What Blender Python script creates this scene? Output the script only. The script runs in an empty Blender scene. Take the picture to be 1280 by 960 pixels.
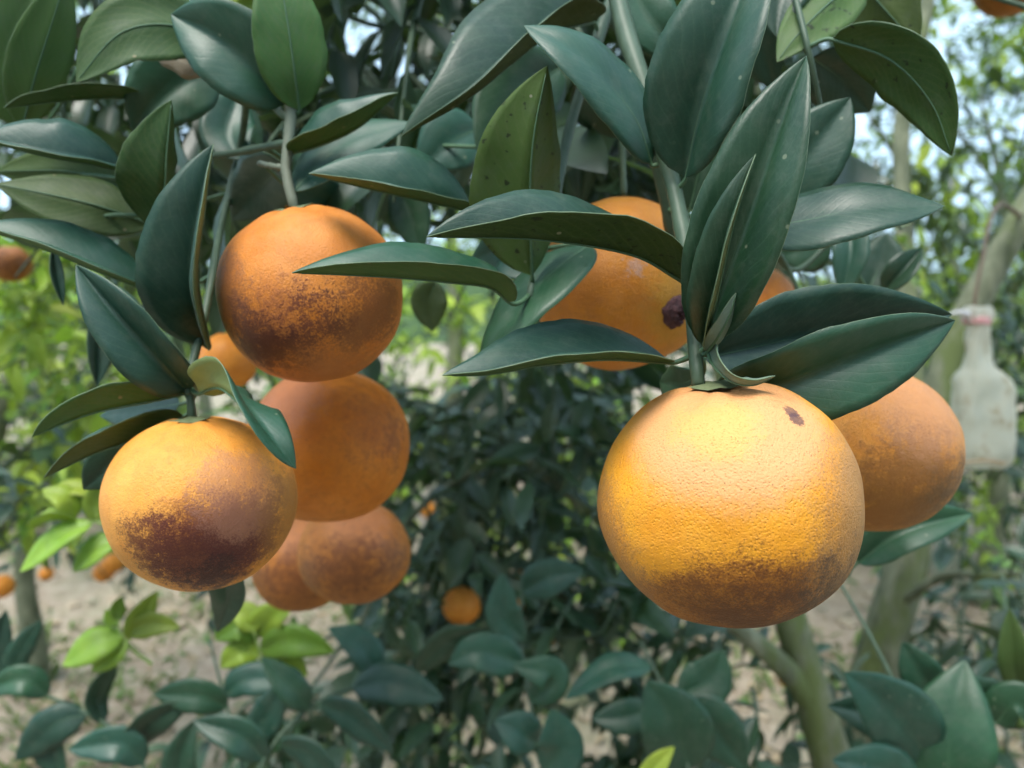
import bpy, bmesh, math, random
import numpy as np
from mathutils import Vector, Matrix, noise as mnoise

# ------------------------------------------------------------------ camera, sky, sun, exposure
scene = bpy.context.scene
COL = scene.collection
F = 967.0                                   # focal length in pixels of a 1280 x 960 frame
CAM = Vector((0.0, 0.0, 1.35))
PITCH = math.radians(5.0)
cam_data = bpy.data.cameras.new('camera')
cam_data.sensor_width = 36.0
cam_data.lens = 36.0 * F / 1280.0
cam_data.clip_start = 0.01
cam_data.clip_end = 2000.0
cam_data.dof.use_dof = True
cam_data.dof.focus_distance = 0.245
cam_data.dof.aperture_fstop = 9.8
cam = bpy.data.objects.new('camera', cam_data)
COL.objects.link(cam)
cam.location = CAM
cam.rotation_euler = (math.pi / 2 - PITCH, 0, 0)
scene.camera = cam

SUN_TO = Vector((-0.20, -0.40, 0.93)).normalized()
SUN_EL = math.asin(SUN_TO.z)
SUN_AZ = math.atan2(SUN_TO.x, SUN_TO.y)
world = bpy.data.worlds.new('World')
scene.world = world
world.use_nodes = True
wn = world.node_tree
wn.nodes.clear()
w_out = wn.nodes.new('ShaderNodeOutputWorld')
w_bg = wn.nodes.new('ShaderNodeBackground')
w_sky = wn.nodes.new('ShaderNodeTexSky')
w_sky.sky_type = 'NISHITA'
w_sky.sun_disc = False
w_sky.sun_elevation = SUN_EL
w_sky.sun_rotation = SUN_AZ
w_sky.air_density = 1.0
w_sky.dust_density = 4.0
w_sky.ozone_density = 1.0
# thin bright cloud over the whole sky
w_tc = wn.nodes.new('ShaderNodeTexCoord')
w_nz = wn.nodes.new('ShaderNodeTexNoise')
w_nz.inputs['Scale'].default_value = 2.2
w_nz.inputs['Detail'].default_value = 6.0
wn.links.new(w_tc.outputs['Generated'], w_nz.inputs['Vector'])
w_rp = wn.nodes.new('ShaderNodeMapRange')
w_rp.inputs['From Min'].default_value = 0.3
w_rp.inputs['From Max'].default_value = 0.7
w_rp.inputs['To Min'].default_value = 0.75
w_rp.inputs['To Max'].default_value = 0.96
wn.links.new(w_nz.outputs[0], w_rp.inputs['Value'])
w_mx = wn.nodes.new('ShaderNodeMix')
w_mx.data_type = 'RGBA'
wn.links.new(w_rp.outputs[0], w_mx.inputs[0])
wn.links.new(w_sky.outputs[0], w_mx.inputs[6])
w_mx.inputs[7].default_value = (5.9, 8.3, 10.6, 1)
wn.links.new(w_mx.outputs[2], w_bg.inputs[0])
w_bg.inputs[1].default_value = 0.085
wn.links.new(w_bg.outputs[0], w_out.inputs[0])

sun_data = bpy.data.lights.new('sun', 'SUN')
sun_data.energy = 2.2
sun_data.angle = math.radians(28)
sun_data.color = (1.0, 0.95, 0.87)
sun = bpy.data.objects.new('sun', sun_data)
COL.objects.link(sun)
sun.location = (0, 0, 6)
sun.rotation_euler = (-SUN_TO).to_track_quat('-Z', 'Y').to_euler()

vs = scene.view_settings
vs.view_transform = 'Standard'
vs.look = 'None'
vs.exposure = 1.15
vs.gamma = 1.0
vs.use_curve_mapping = False
scene.render.engine = 'CYCLES'
scene.cycles.use_denoising = True
scene.cycles.use_adaptive_sampling = True
scene.cycles.adaptive_threshold = 0.03
scene.cycles.max_bounces = 5
scene.cycles.diffuse_bounces = 3
scene.cycles.glossy_bounces = 2
scene.cycles.transmission_bounces = 4
scene.cycles.caustics_reflective = False
scene.cycles.caustics_refractive = False

# ------------------------------------------------------------------ geometry helpers
FWD = Vector((0, math.cos(PITCH), -math.sin(PITCH)))
UP = Vector((0, math.sin(PITCH), math.cos(PITCH)))
RIGHT = Vector((1, 0, 0))

def at(x, y, d):
    """the point of the place that lies d metres in front of the lens plane on the sight line through (x, y)"""
    return CAM + RIGHT * ((x - 640.0) / F * d) + UP * ((480.0 - y) / F * d) + FWD * d

def project(p):
    v = p - CAM
    d = v.dot(FWD)
    if d < 0.02:
        return None
    return (640 + v.dot(RIGHT) / d * F, 480 - v.dot(UP) / d * F, d)

def spline(pts, n):
    """Catmull-Rom through the points, resampled to n + 1 points evenly along its length"""
    pts = [Vector(p) for p in pts]
    if len(pts) == 2:
        return [pts[0].lerp(pts[1], i / n) for i in range(n + 1)]
    P = [2 * pts[0] - pts[1]] + pts + [2 * pts[-1] - pts[-2]]
    out = []
    for i in range(1, len(P) - 2):
        for k in range(12):
            t = k / 12
            a, b, c, d = P[i - 1], P[i], P[i + 1], P[i + 2]
            out.append(0.5 * (2 * b + (c - a) * t + (2 * a - 5 * b + 4 * c - d) * t * t + (3 * b - a - 3 * c + d) * t ** 3))
    out.append(pts[-1])
    L = [0.0]
    for i in range(1, len(out)):
        L.append(L[-1] + (out[i] - out[i - 1]).length)
    res, j = [], 0
    for i in range(n + 1):
        s = L[-1] * i / n
        while j < len(L) - 2 and L[j + 1] < s:
            j += 1
        u = (s - L[j]) / max(L[j + 1] - L[j], 1e-9)
        res.append(out[j].lerp(out[j + 1], u))
    return res

def mesh_object(name, verts, faces, mats, parent=None, idx=None, smooth=True, uvs=None):
    me = bpy.data.meshes.new(name)
    me.from_pydata([tuple(v) for v in verts], [], faces)
    for m in (mats if isinstance(mats, (list, tuple)) else [mats]):
        me.materials.append(m)
    if idx is not None:
        me.polygons.foreach_set('material_index', idx)
    if smooth:
        me.polygons.foreach_set('use_smooth', [True] * len(me.polygons))
    if uvs is not None:
        uvl = me.uv_layers.new(name='UVMap')
        vi = np.empty(len(me.loops), dtype=np.int32)
        me.loops.foreach_get('vertex_index', vi)
        uvl.data.foreach_set('uv', np.asarray(uvs, dtype=np.float32)[vi].ravel())
    me.update()
    o = bpy.data.objects.new(name, me)
    COL.objects.link(o)
    if parent is not None:
        o.parent = parent
    return o

def empty(name, loc):
    o = bpy.data.objects.new(name, None)
    o.empty_display_size = 0.02
    COL.objects.link(o)
    o.location = loc
    return o

def tag(o, label=None, category=None, group=None, kind=None):
    if label: o['label'] = label
    if category: o['category'] = category
    if group: o['group'] = group
    if kind: o['kind'] = kind
    return o

def tube_data(pts, radii, sides=8, bump=0.0, seed=0.0, cap=True):
    """vertices and faces of a bent tapering rod"""
    V, Fc = [], []
    n = len(pts)
    ref = None
    for i, p in enumerate(pts):
        t = (pts[min(i + 1, n - 1)] - pts[max(i - 1, 0)]).normalized()
        if ref is None:
            ref = t.orthogonal().normalized()
        ref = (ref - t * ref.dot(t)).normalized()
        b = t.cross(ref)
        for k in range(sides):
            a = 2 * math.pi * k / sides
            r = radii[i]
            if bump:
                r *= 1 + bump * mnoise.noise(Vector((math.cos(a) * 1.5, math.sin(a) * 1.5, i * 0.45 + seed)))
            V.append(p + (ref * math.cos(a) + b * math.sin(a)) * r)
    for i in range(n - 1):
        for k in range(sides):
            a, b_ = i * sides + k, i * sides + (k + 1) % sides
            Fc.append((a, b_, b_ + sides, a + sides))
    if cap:
        Fc.append(tuple(range(sides - 1, -1, -1)))
        Fc.append(tuple(range((n - 1) * sides, n * sides)))
    return V, Fc

def lerp(a, b, t):
    return a + (b - a) * t

def rel(parent, verts):
    """world points to the coordinates of an unrotated parent"""
    l = parent.location
    return [v - l for v in verts]

# ------------------------------------------------------------------ materials
def nodes_of(name):
    m = bpy.data.materials.new(name)
    m.use_nodes = True
    nt = m.node_tree
    nt.nodes.clear()
    out = nt.nodes.new('ShaderNodeOutputMaterial')
    return m, nt, out

def N(nt, kind, **kw):
    n = nt.nodes.new(kind)
    for k, v in kw.items():
        if hasattr(n, k) and k not in n.inputs:
            setattr(n, k, v)
        else:
            n.inputs[k].default_value = v
    return n

def ramp(nt, stops, src, interp='LINEAR'):
    r = nt.nodes.new('ShaderNodeValToRGB')
    r.color_ramp.interpolation = interp
    els = r.color_ramp.elements
    while len(els) < len(stops):
        els.new(0.5)
    for e, (p, c) in zip(els, stops):
        e.position = p
        e.color = (c[0], c[1], c[2], 1) if not isinstance(c, (int, float)) else (c, c, c, 1)
    nt.links.new(src, r.inputs[0])
    return r

def mix(nt, fac, a, b, blend='MIX'):
    m = nt.nodes.new('ShaderNodeMix')
    m.data_type = 'RGBA'
    m.blend_type = blend
    m.clamp_factor = True
    for s, v in ((0, fac), (6, a), (7, b)):
        if isinstance(v, bpy.types.NodeSocket):
            nt.links.new(v, m.inputs[s])
        elif isinstance(v, (tuple, list)):
            m.inputs[s].default_value = (v[0], v[1], v[2], 1)
        else:
            m.inputs[s].default_value = v
    return m.outputs[2]

def math_node(nt, op, a, b=None, clamp=False):
    m = nt.nodes.new('ShaderNodeMath')
    m.operation = op
    m.use_clamp = clamp
    for i, v in enumerate((a, b)):
        if v is None:
            continue
        if isinstance(v, bpy.types.NodeSocket):
            nt.links.new(v, m.inputs[i])
        else:
            m.inputs[i].default_value = v
    return m.outputs[0]

def leaf_material(name, col, col2, rough, transl, spec=0.5, veins=0.0, vein_col=None, specks=0.0, speck_col=(0.35, 0.38, 0.25), dark_spots=0.0, uv=True, coat=0.0):
    m, nt, out = nodes_of(name)
    L = nt.links
    geo = N(nt, 'ShaderNodeNewGeometry')
    info = N(nt, 'ShaderNodeObjectInfo')
    tc = N(nt, 'ShaderNodeTexCoord')
    nz = N(nt, 'ShaderNodeTexNoise', Scale=45.0, Detail=4.0, Roughness=0.6)
    L.new(geo.outputs['Position'], nz.inputs['Vector'])
    r = ramp(nt, [(0.32, 0.0), (0.72, 1.0)], nz.outputs[0])
    base = mix(nt, r.outputs[0], col, col2)
    hsv = N(nt, 'ShaderNodeHueSaturation')
    rnd = math_node(nt, 'MULTIPLY_ADD', info.outputs['Random'], 0.7)
    rnd.node.inputs[2].default_value = 0.65
    L.new(rnd, hsv.inputs['Value'])
    h = math_node(nt, 'MULTIPLY_ADD', math_node(nt, 'FRACT', math_node(nt, 'MULTIPLY', info.outputs['Random'], 17.3)), 0.06)
    h.node.inputs[2].default_value = 0.455
    L.new(h, hsv.inputs['Hue'])
    L.new(base, hsv.inputs['Color'])
    base = hsv.outputs[0]
    if uv:
        du = N(nt, 'ShaderNodeTexNoise', Scale=110.0, Detail=6.0, Roughness=0.75)
        L.new(geo.outputs['Position'], du.inputs['Vector'])
        base = mix(nt, ramp(nt, [(0.48, 0.0), (0.75, 0.30)], du.outputs[0]).outputs[0], base, (0.13, 0.15, 0.11))
    bump_h = None
    if uv:
        sep = N(nt, 'ShaderNodeSeparateXYZ')
        L.new(tc.outputs['UV'], sep.inputs[0])
        u, v = sep.outputs[0], sep.outputs[1]
        av = math_node(nt, 'ABSOLUTE', v)
        ph = math_node(nt, 'MULTIPLY_ADD', av, -4.6)
        L.new(math_node(nt, 'MULTIPLY', u, 13.0), ph.node.inputs[2])
        wob = N(nt, 'ShaderNodeTexNoise', Scale=60.0, Detail=1.0)
        L.new(geo.outputs['Position'], wob.inputs['Vector'])
        ph = math_node(nt, 'ADD', ph, math_node(nt, 'MULTIPLY', wob.outputs[0], 0.9))
        tri = math_node(nt, 'PINGPONG', ph, 0.5)
        vein = ramp(nt, [(0.0, 1.0), (0.09, 0.25), (0.25, 0.0)], tri).outputs[0]
        base = mix(nt, math_node(nt, 'MULTIPLY', vein, veins), base, vein_col or col2)
        vn = N(nt, 'ShaderNodeTexVoronoi', Scale=420.0, feature='DISTANCE_TO_EDGE')
        L.new(geo.outputs['Position'], vn.inputs['Vector'])
        net = ramp(nt, [(0.0, 1.0), (0.10, 0.0)], vn.outputs['Distance']).outputs[0]
        base = mix(nt, math_node(nt, 'MULTIPLY', net, veins * 0.6), base, vein_col or col2)
        bump_h = math_node(nt, 'MAXIMUM', vein, math_node(nt, 'MULTIPLY', net, 0.4))
        if specks:
            vo = N(nt, 'ShaderNodeTexVoronoi', Scale=130.0)
            L.new(geo.outputs['Position'], vo.inputs['Vector'])
            sp = ramp(nt, [(0.0, 1.0), (0.085, 1.0), (0.12, 0.0)], vo.outputs['Distance']).outputs[0]
            keep = ramp(nt, [(0.70, 0.0), (0.74, 1.0)], N(nt, 'ShaderNodeSeparateColor').outputs[0])
            L.new(vo.outputs['Color'], keep.inputs[0].links[0].from_node.inputs[0])
            base = mix(nt, math_node(nt, 'MULTIPLY', math_node(nt, 'MULTIPLY', sp, keep.outputs[0]), specks), base, speck_col)
        if dark_spots:
            n2 = N(nt, 'ShaderNodeTexNoise', Scale=260.0, Detail=2.0)
            L.new(geo.outputs['Position'], n2.inputs['Vector'])
            d2 = ramp(nt, [(0.66, 0.0), (0.70, 1.0)], n2.outputs[0]).outputs[0]
            base = mix(nt, math_node(nt, 'MULTIPLY', d2, dark_spots), base, (0.012, 0.012, 0.008))
    p = N(nt, 'ShaderNodeBsdfPrincipled')
    L.new(base, p.inputs['Base Color'])
    p.inputs['Specular IOR Level'].default_value = spec
    rr = ramp(nt, [(0.2, rough - 0.07), (0.8, rough + 0.1)], nz.outputs[0])
    L.new(rr.outputs[0], p.inputs['Roughness'])
    if coat:
        p.inputs['Coat Weight'].default_value = coat
        p.inputs['Coat Roughness'].default_value = 0.35
    if uv:
        fine = N(nt, 'ShaderNodeTexNoise', Scale=900.0, Detail=2.0)
        L.new(geo.outputs['Position'], fine.inputs['Vector'])
        b = N(nt, 'ShaderNodeBump', Strength=0.25, Distance=0.0004)
        hh = fine.outputs[0]
        if bump_h is not None:
            hh = math_node(nt, 'SUBTRACT', math_node(nt, 'MULTIPLY', fine.outputs[0], 0.5), math_node(nt, 'MULTIPLY', bump_h, 0.35))
        L.new(hh, b.inputs['Height'])
        L.new(b.outputs[0], p.inputs['Normal'])
    tr = N(nt, 'ShaderNodeBsdfTranslucent')
    tcol = mix(nt, 0.55, base, (0.20, 0.34, 0.03))
    L.new(tcol, tr.inputs['Color'])
    ms = N(nt, 'ShaderNodeMixShader')
    ms.inputs[0].default_value = transl
    L.new(p.outputs[0], ms.inputs[1])
    L.new(tr.outputs[0], ms.inputs[2])
    L.new(ms.outputs[0], out.inputs[0])
    return m

def plain_material(name, c1, c2, scale, rough, bump=0.3, bump_d=0.001, spec=0.4, detail=5.0, stretch=None, c3=None):
    m, nt, out = nodes_of(name)
    L = nt.links
    geo = N(nt, 'ShaderNodeNewGeometry')
    vec = geo.outputs['Position']
    if stretch:
        mp = N(nt, 'ShaderNodeMapping')
        mp.inputs['Scale'].default_value = stretch
        L.new(vec, mp.inputs[0])
        vec = mp.outputs[0]
    nz = N(nt, 'ShaderNodeTexNoise', Scale=scale, Detail=detail, Roughness=0.62)
    L.new(vec, nz.inputs['Vector'])
    c = ramp(nt, [(0.3, c1), (0.7, c2)], nz.outputs[0]).outputs[0]
    if c3:
        n3 = N(nt, 'ShaderNodeTexNoise', Scale=scale * 0.35, Detail=4.0, Roughness=0.7)
        L.new(vec, n3.inputs['Vector'])
        c = mix(nt, ramp(nt, [(0.5, 0.0), (0.62, 1.0)], n3.outputs[0]).outputs[0], c, c3)
    p = N(nt, 'ShaderNodeBsdfPrincipled', Roughness=rough)
    p.inputs['Specular IOR Level'].default_value = spec
    L.new(c, p.inputs['Base Color'])
    b = N(nt, 'ShaderNodeBump', Strength=bump, Distance=bump_d)
    L.new(nz.outputs[0], b.inputs['Height'])
    L.new(b.outputs[0], p.inputs['Normal'])
    L.new(p.outputs[0], out.inputs[0])
    return m

M = {}
M['top'] = leaf_material('leaf_upper_face', (0.010, 0.048, 0.028), (0.018, 0.072, 0.042), 0.45, 0.06, 0.55, 0.18, (0.06, 0.12, 0.065), 0.35)
M['under'] = leaf_material('leaf_underside', (0.040, 0.108, 0.028), (0.062, 0.145, 0.038), 0.55, 0.22, 0.35, 0.35, (0.13, 0.17, 0.06), 0.8, (0.30, 0.26, 0.14), 0.0)
M['under_dark'] = leaf_material('leaf_underside_spotted', (0.038, 0.092, 0.018), (0.058, 0.122, 0.026), 0.55, 0.20, 0.35, 0.3, (0.12, 0.16, 0.05), 0.9, (0.34, 0.33, 0.22), 0.8)
M['under_pale'] = leaf_material('leaf_underside_pale', (0.19, 0.27, 0.09), (0.25, 0.32, 0.12), 0.55, 0.25, 0.35, 0.3, (0.32, 0.38, 0.18))
M['under_grey'] = leaf_material('leaf_underside_grey', (0.15, 0.22, 0.16), (0.20, 0.27, 0.20), 0.5, 0.15, 0.5, 0.2, (0.25, 0.30, 0.22))
M['rim'] = plain_material('leaf_rim', (0.09, 0.145, 0.075), (0.155, 0.21, 0.12), 200, 0.6, 0.05)
M['rib'] = plain_material('leaf_midrib', (0.060, 0.125, 0.062), (0.085, 0.16, 0.085), 300, 0.5, 0.05)
M['dead'] = leaf_material('dry_leaf', (0.30, 0.29, 0.20), (0.42, 0.38, 0.29), 0.7, 0.2, 0.2, 0.3, (0.24, 0.20, 0.14))
M['young'] = leaf_material('young_leaf', (0.22, 0.40, 0.035), (0.32, 0.50, 0.06), 0.42, 0.35, 0.45, 0.3, (0.38, 0.52, 0.12))
M['young_rib'] = plain_material('young_midrib', (0.34, 0.48, 0.12), (0.42, 0.55, 0.18), 200, 0.5, 0.05)
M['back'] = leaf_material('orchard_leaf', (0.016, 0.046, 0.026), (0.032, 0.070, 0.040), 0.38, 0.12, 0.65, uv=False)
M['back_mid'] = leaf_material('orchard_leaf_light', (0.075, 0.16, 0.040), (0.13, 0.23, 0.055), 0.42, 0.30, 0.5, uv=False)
M['back_bright'] = leaf_material('orchard_leaf_bright', (0.22, 0.39, 0.035), (0.37, 0.55, 0.065), 0.42, 0.38, 0.5, uv=False)  # lime foliage, with sunlit brightness put into the colour
M['twig'] = plain_material('green_twig', (0.045, 0.080, 0.045), (0.080, 0.122, 0.076), 160, 0.5, 0.25, 0.0005, stretch=(1, 1, 0.3))
M['twig_grey'] = plain_material('grey_twig', (0.10, 0.125, 0.085), (0.17, 0.19, 0.14), 150, 0.65, 0.4, 0.0006, stretch=(1, 1, 0.3))
M['bark'] = plain_material('citrus_bark', (0.070, 0.084, 0.048), (0.24, 0.25, 0.165), 30, 0.85, 0.9, 0.008, 0.2, stretch=(1, 1, 0.35), c3=(0.12, 0.15, 0.055))
M['calyx'] = plain_material('fruit_calyx', (0.11, 0.15, 0.07), (0.17, 0.20, 0.10), 300, 0.7, 0.4, 0.0005)
M['navel'] = plain_material('dark_navel', (0.035, 0.012, 0.016), (0.14, 0.055, 0.06), 420, 0.6, 1.0, 0.002)

STAIN_AT = [0, 0, 1]

def patch_dir(d):
    c = at(*STAIN_AT)
    V = (CAM - c).normalized()
    R = UP.cross(V).normalized()
    U = V.cross(R)
    return (R * d[0] - V * d[1] + U * d[2]).normalized()

def orange_material(name, base=(0.74, 0.30, 0.045), base2=(0.86, 0.40, 0.07), stains_and_shading=(), rough=0.42, pores=1.0, mottling=0.35, blush=(0.62, 0.26, 0.10), fleck=0.5, russet=0.45, pore_dark=0.16):
    """stains: (direction, inner cosine, outer cosine, colour, amount, raggedness)"""
    m, nt, out = nodes_of(name)
    L = nt.links
    tc = N(nt, 'ShaderNodeTexCoord')
    info = N(nt, 'ShaderNodeObjectInfo')
    nrm = N(nt, 'ShaderNodeVectorMath', operation='NORMALIZE')
    L.new(tc.outputs['Object'], nrm.inputs[0])
    off = N(nt, 'ShaderNodeVectorMath', operation='ADD')
    L.new(nrm.outputs[0], off.inputs[0])
    rv = N(nt, 'ShaderNodeCombineXYZ')
    for i in range(3):
        L.new(math_node(nt, 'MULTIPLY', info.outputs['Random'], 7.0 + 3 * i), rv.inputs[i])
    L.new(rv.outputs[0], off.inputs[1])
    vec = off.outputs[0]
    n1 = N(nt, 'ShaderNodeTexNoise', Scale=2.2, Detail=5.0, Roughness=0.6)
    n2 = N(nt, 'ShaderNodeTexNoise', Scale=9.0, Detail=7.0, Roughness=0.72)
    n3 = N(nt, 'ShaderNodeTexNoise', Scale=55.0, Detail=4.0, Roughness=0.7)
    for n in (n1, n2, n3):
        L.new(vec, n.inputs['Vector'])
    c = ramp(nt, [(0.35, base), (0.68, base2)], n1.outputs[0]).outputs[0]
    c = mix(nt, math_node(nt, 'MULTIPLY', ramp(nt, [(0.42, 0.0), (0.70, 1.0)], n2.outputs[0]).outputs[0], mottling), c, blush)
    wv = N(nt, 'ShaderNodeTexNoise', Scale=5.0, Detail=8.0, Roughness=0.8, Distortion=1.2)
    L.new(vec, wv.inputs['Vector'])
    rus = math_node(nt, 'MULTIPLY', ramp(nt, [(0.50, 0.0), (0.66, 1.0)], wv.outputs[0]).outputs[0], ramp(nt, [(0.40, 0.25), (0.62, 1.0)], n3.outputs[0]).outputs[0])
    c = mix(nt, math_node(nt, 'MULTIPLY', rus, russet), c, (0.24, 0.085, 0.022))
    # rust, scars, sooty flecks, plus patches painting in sheen and shading
    for (d, c_in, c_out, col, amt, rag) in stains_and_shading:
        dv = patch_dir(d)
        dot = N(nt, 'ShaderNodeVectorMath', operation='DOT_PRODUCT')
        L.new(nrm.outputs[0], dot.inputs[0])
        dot.inputs[1].default_value = dv
        s = dot.outputs['Value']
        w = math_node(nt, 'ADD', math_node(nt, 'MULTIPLY', math_node(nt, 'SUBTRACT', n2.outputs[0], 0.5), rag), math_node(nt, 'MULTIPLY', math_node(nt, 'SUBTRACT', n3.outputs[0], 0.5), rag * 1.1))
        w = math_node(nt, 'ADD', w, math_node(nt, 'MULTIPLY', math_node(nt, 'SUBTRACT', n1.outputs[0], 0.5), rag * 0.8))
        s = math_node(nt, 'ADD', s, w)
        mr = N(nt, 'ShaderNodeMapRange', interpolation_type='SMOOTHSTEP')
        mr.inputs['From Min'].default_value = c_out
        mr.inputs['From Max'].default_value = c_in
        mr.inputs['To Max'].default_value = amt
        L.new(s, mr.inputs['Value'])
        c = mix(nt, mr.outputs[0], c, col)
    vo = N(nt, 'ShaderNodeTexVoronoi', Scale=26.0)
    vo.inputs['Randomness'].default_value = 1.0
    L.new(vec, vo.inputs['Vector'])
    sc = N(nt, 'ShaderNodeSeparateColor')
    L.new(vo.outputs['Color'], sc.inputs[0])
    dot_ = ramp(nt, [(0.10, 1.0), (0.17, 0.0)], vo.outputs['Distance']).outputs[0]
    some = ramp(nt, [(0.80, 0.0), (0.84, 1.0)], sc.outputs[0]).outputs[0]
    c = mix(nt, math_node(nt, 'MULTIPLY', math_node(nt, 'MULTIPLY', dot_, some), fleck), c, (0.12, 0.045, 0.02))
    # oil pores
    po = N(nt, 'ShaderNodeTexVoronoi', Scale=44.0)
    L.new(vec, po.inputs['Vector'])
    pore = ramp(nt, [(0.0, 0.0), (0.30, 0.85), (0.6, 1.0)], po.outputs['Distance']).outputs[0]
    c = mix(nt, math_node(nt, 'MULTIPLY', math_node(nt, 'SUBTRACT', 1.0, pore), pore_dark), c, (0.42, 0.14, 0.02))
    p = N(nt, 'ShaderNodeBsdfPrincipled')
    L.new(c, p.inputs['Base Color'])
    p.inputs['Specular IOR Level'].default_value = 0.30
    rr = ramp(nt, [(0.3, rough - 0.06), (0.7, rough + 0.12)], n2.outputs[0])
    L.new(rr.outputs[0], p.inputs['Roughness'])
    h = math_node(nt, 'ADD', pore, math_node(nt, 'MULTIPLY', n2.outputs[0], 1.6))
    h = math_node(nt, 'ADD', h, math_node(nt, 'MULTIPLY', n3.outputs[0], 0.9))
    b = N(nt, 'ShaderNodeBump', Strength=0.55 * pores, Distance=0.0007)
    L.new(h, b.inputs['Height'])
    L.new(b.outputs[0], p.inputs['Normal'])
    L.new(p.outputs[0], out.inputs[0])
    return m

# ------------------------------------------------------------------ the setting
def ground_height(x, y):
    h = 0.10 * mnoise.noise(Vector((x * 0.35, y * 0.35, 3.1))) + 0.035 * mnoise.noise(Vector((x * 1.7, y * 1.7, 1.0)))
    if 0.3 < y < 12 and abs(x) < 8:
        h += 0.016 * mnoise.noise(Vector((x * 6, y * 6, 5.0)))
    return h

def build_ground():
    xs = sorted(set([-220, -120, -60, -30, -18, -12] + [round(-9 + 0.125 * i, 3) for i in range(145)] + [12, 18, 30, 60, 120, 220]))
    ys = sorted(set([-60, -30, -12, -5, -2, 0] + [round(0.4 + 0.11 * i, 3) for i in range(100)] + [12.5, 15, 19, 25, 34, 48, 70, 120, 220]))
    V = [Vector((x, y, ground_height(x, y) if abs(x) < 13 and -3 < y < 16 else 0.0)) for y in ys for x in xs]
    nx = len(xs)
    Fc = [(j * nx + i, j * nx + i + 1, (j + 1) * nx + i + 1, (j + 1) * nx + i) for j in range(len(ys) - 1) for i in range(nx - 1)]
    m, nt, out = nodes_of('orchard_soil')
    L = nt.links
    geo = N(nt, 'ShaderNodeNewGeometry')
    n1 = N(nt, 'ShaderNodeTexNoise', Scale=1.3, Detail=7.0, Roughness=0.65)
    n2 = N(nt, 'ShaderNodeTexNoise', Scale=16.0, Detail=8.0, Roughness=0.75)
    n3 = N(nt, 'ShaderNodeTexNoise', Scale=0.55, Detail=6.0, Roughness=0.7)
    for n in (n1, n2, n3):
        L.new(geo.outputs['Position'], n.inputs['Vector'])
    c = ramp(nt, [(0.30, (0.20, 0.155, 0.11)), (0.50, (0.37, 0.31, 0.235)), (0.72, (0.54, 0.47, 0.37))], n2.outputs[0]).outputs[0]
    c = mix(nt, ramp(nt, [(0.42, 0.0), (0.62, 0.5)], n1.outputs[0]).outputs[0], c, (0.36, 0.26, 0.20))
    c = mix(nt, ramp(nt, [(0.50, 0.0), (0.62, 0.65)], n3.outputs[0]).outputs[0], c, (0.17, 0.20, 0.10))
    p = N(nt, 'ShaderNodeBsdfPrincipled', Roughness=0.95)
    p.inputs['Specular IOR Level'].default_value = 0.15
    L.new(c, p.inputs['Base Color'])
    b = N(nt, 'ShaderNodeBump', Strength=0.8, Distance=0.03)
    L.new(n2.outputs[0], b.inputs['Height'])
    L.new(b.outputs[0], p.inputs['Normal'])
    L.new(p.outputs[0], out.inputs[0])
    g = mesh_object('ground', V, Fc, m)
    tag(g, kind='structure')

def build_hill():
    V, Fc = [], []
    nx, ny = 120, 14
    for j in range(ny):
        for i in range(nx):
            x = lerp(-130, 130, i / (nx - 1))
            y = lerp(34, 120, j / (ny - 1))
            h = 16 * math.sin(min(j / (ny - 1), 1) * math.pi * 0.5) ** 1.1 * (0.65 + 0.5 * mnoise.noise(Vector((x * 0.02, 0.3, 0.7)))) - 0.6
            h += 0.9 * mnoise.noise(Vector((x * 0.25, y * 0.25, 0))) * (j > 0)
            V.append(Vector((x, y, h)))
    for j in range(ny - 1):
        for i in range(nx - 1):
            a = j * nx + i
            Fc.append((a, a + 1, a + nx + 1, a + nx))
    m = plain_material('wooded_slope', (0.03, 0.06, 0.025), (0.09, 0.14, 0.05), 0.7, 0.95, 1.0, 0.8, 0.1)
    tag(mesh_object('hill', V, Fc, m), kind='structure')

build_ground()
build_hill()

# ------------------------------------------------------------------ leaves
def leaf_width(t):
    if t <= 0 or t >= 1:
        return 0.0
    return (t ** 0.66) * ((1 - t) ** 0.92) / 0.3383

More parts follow.
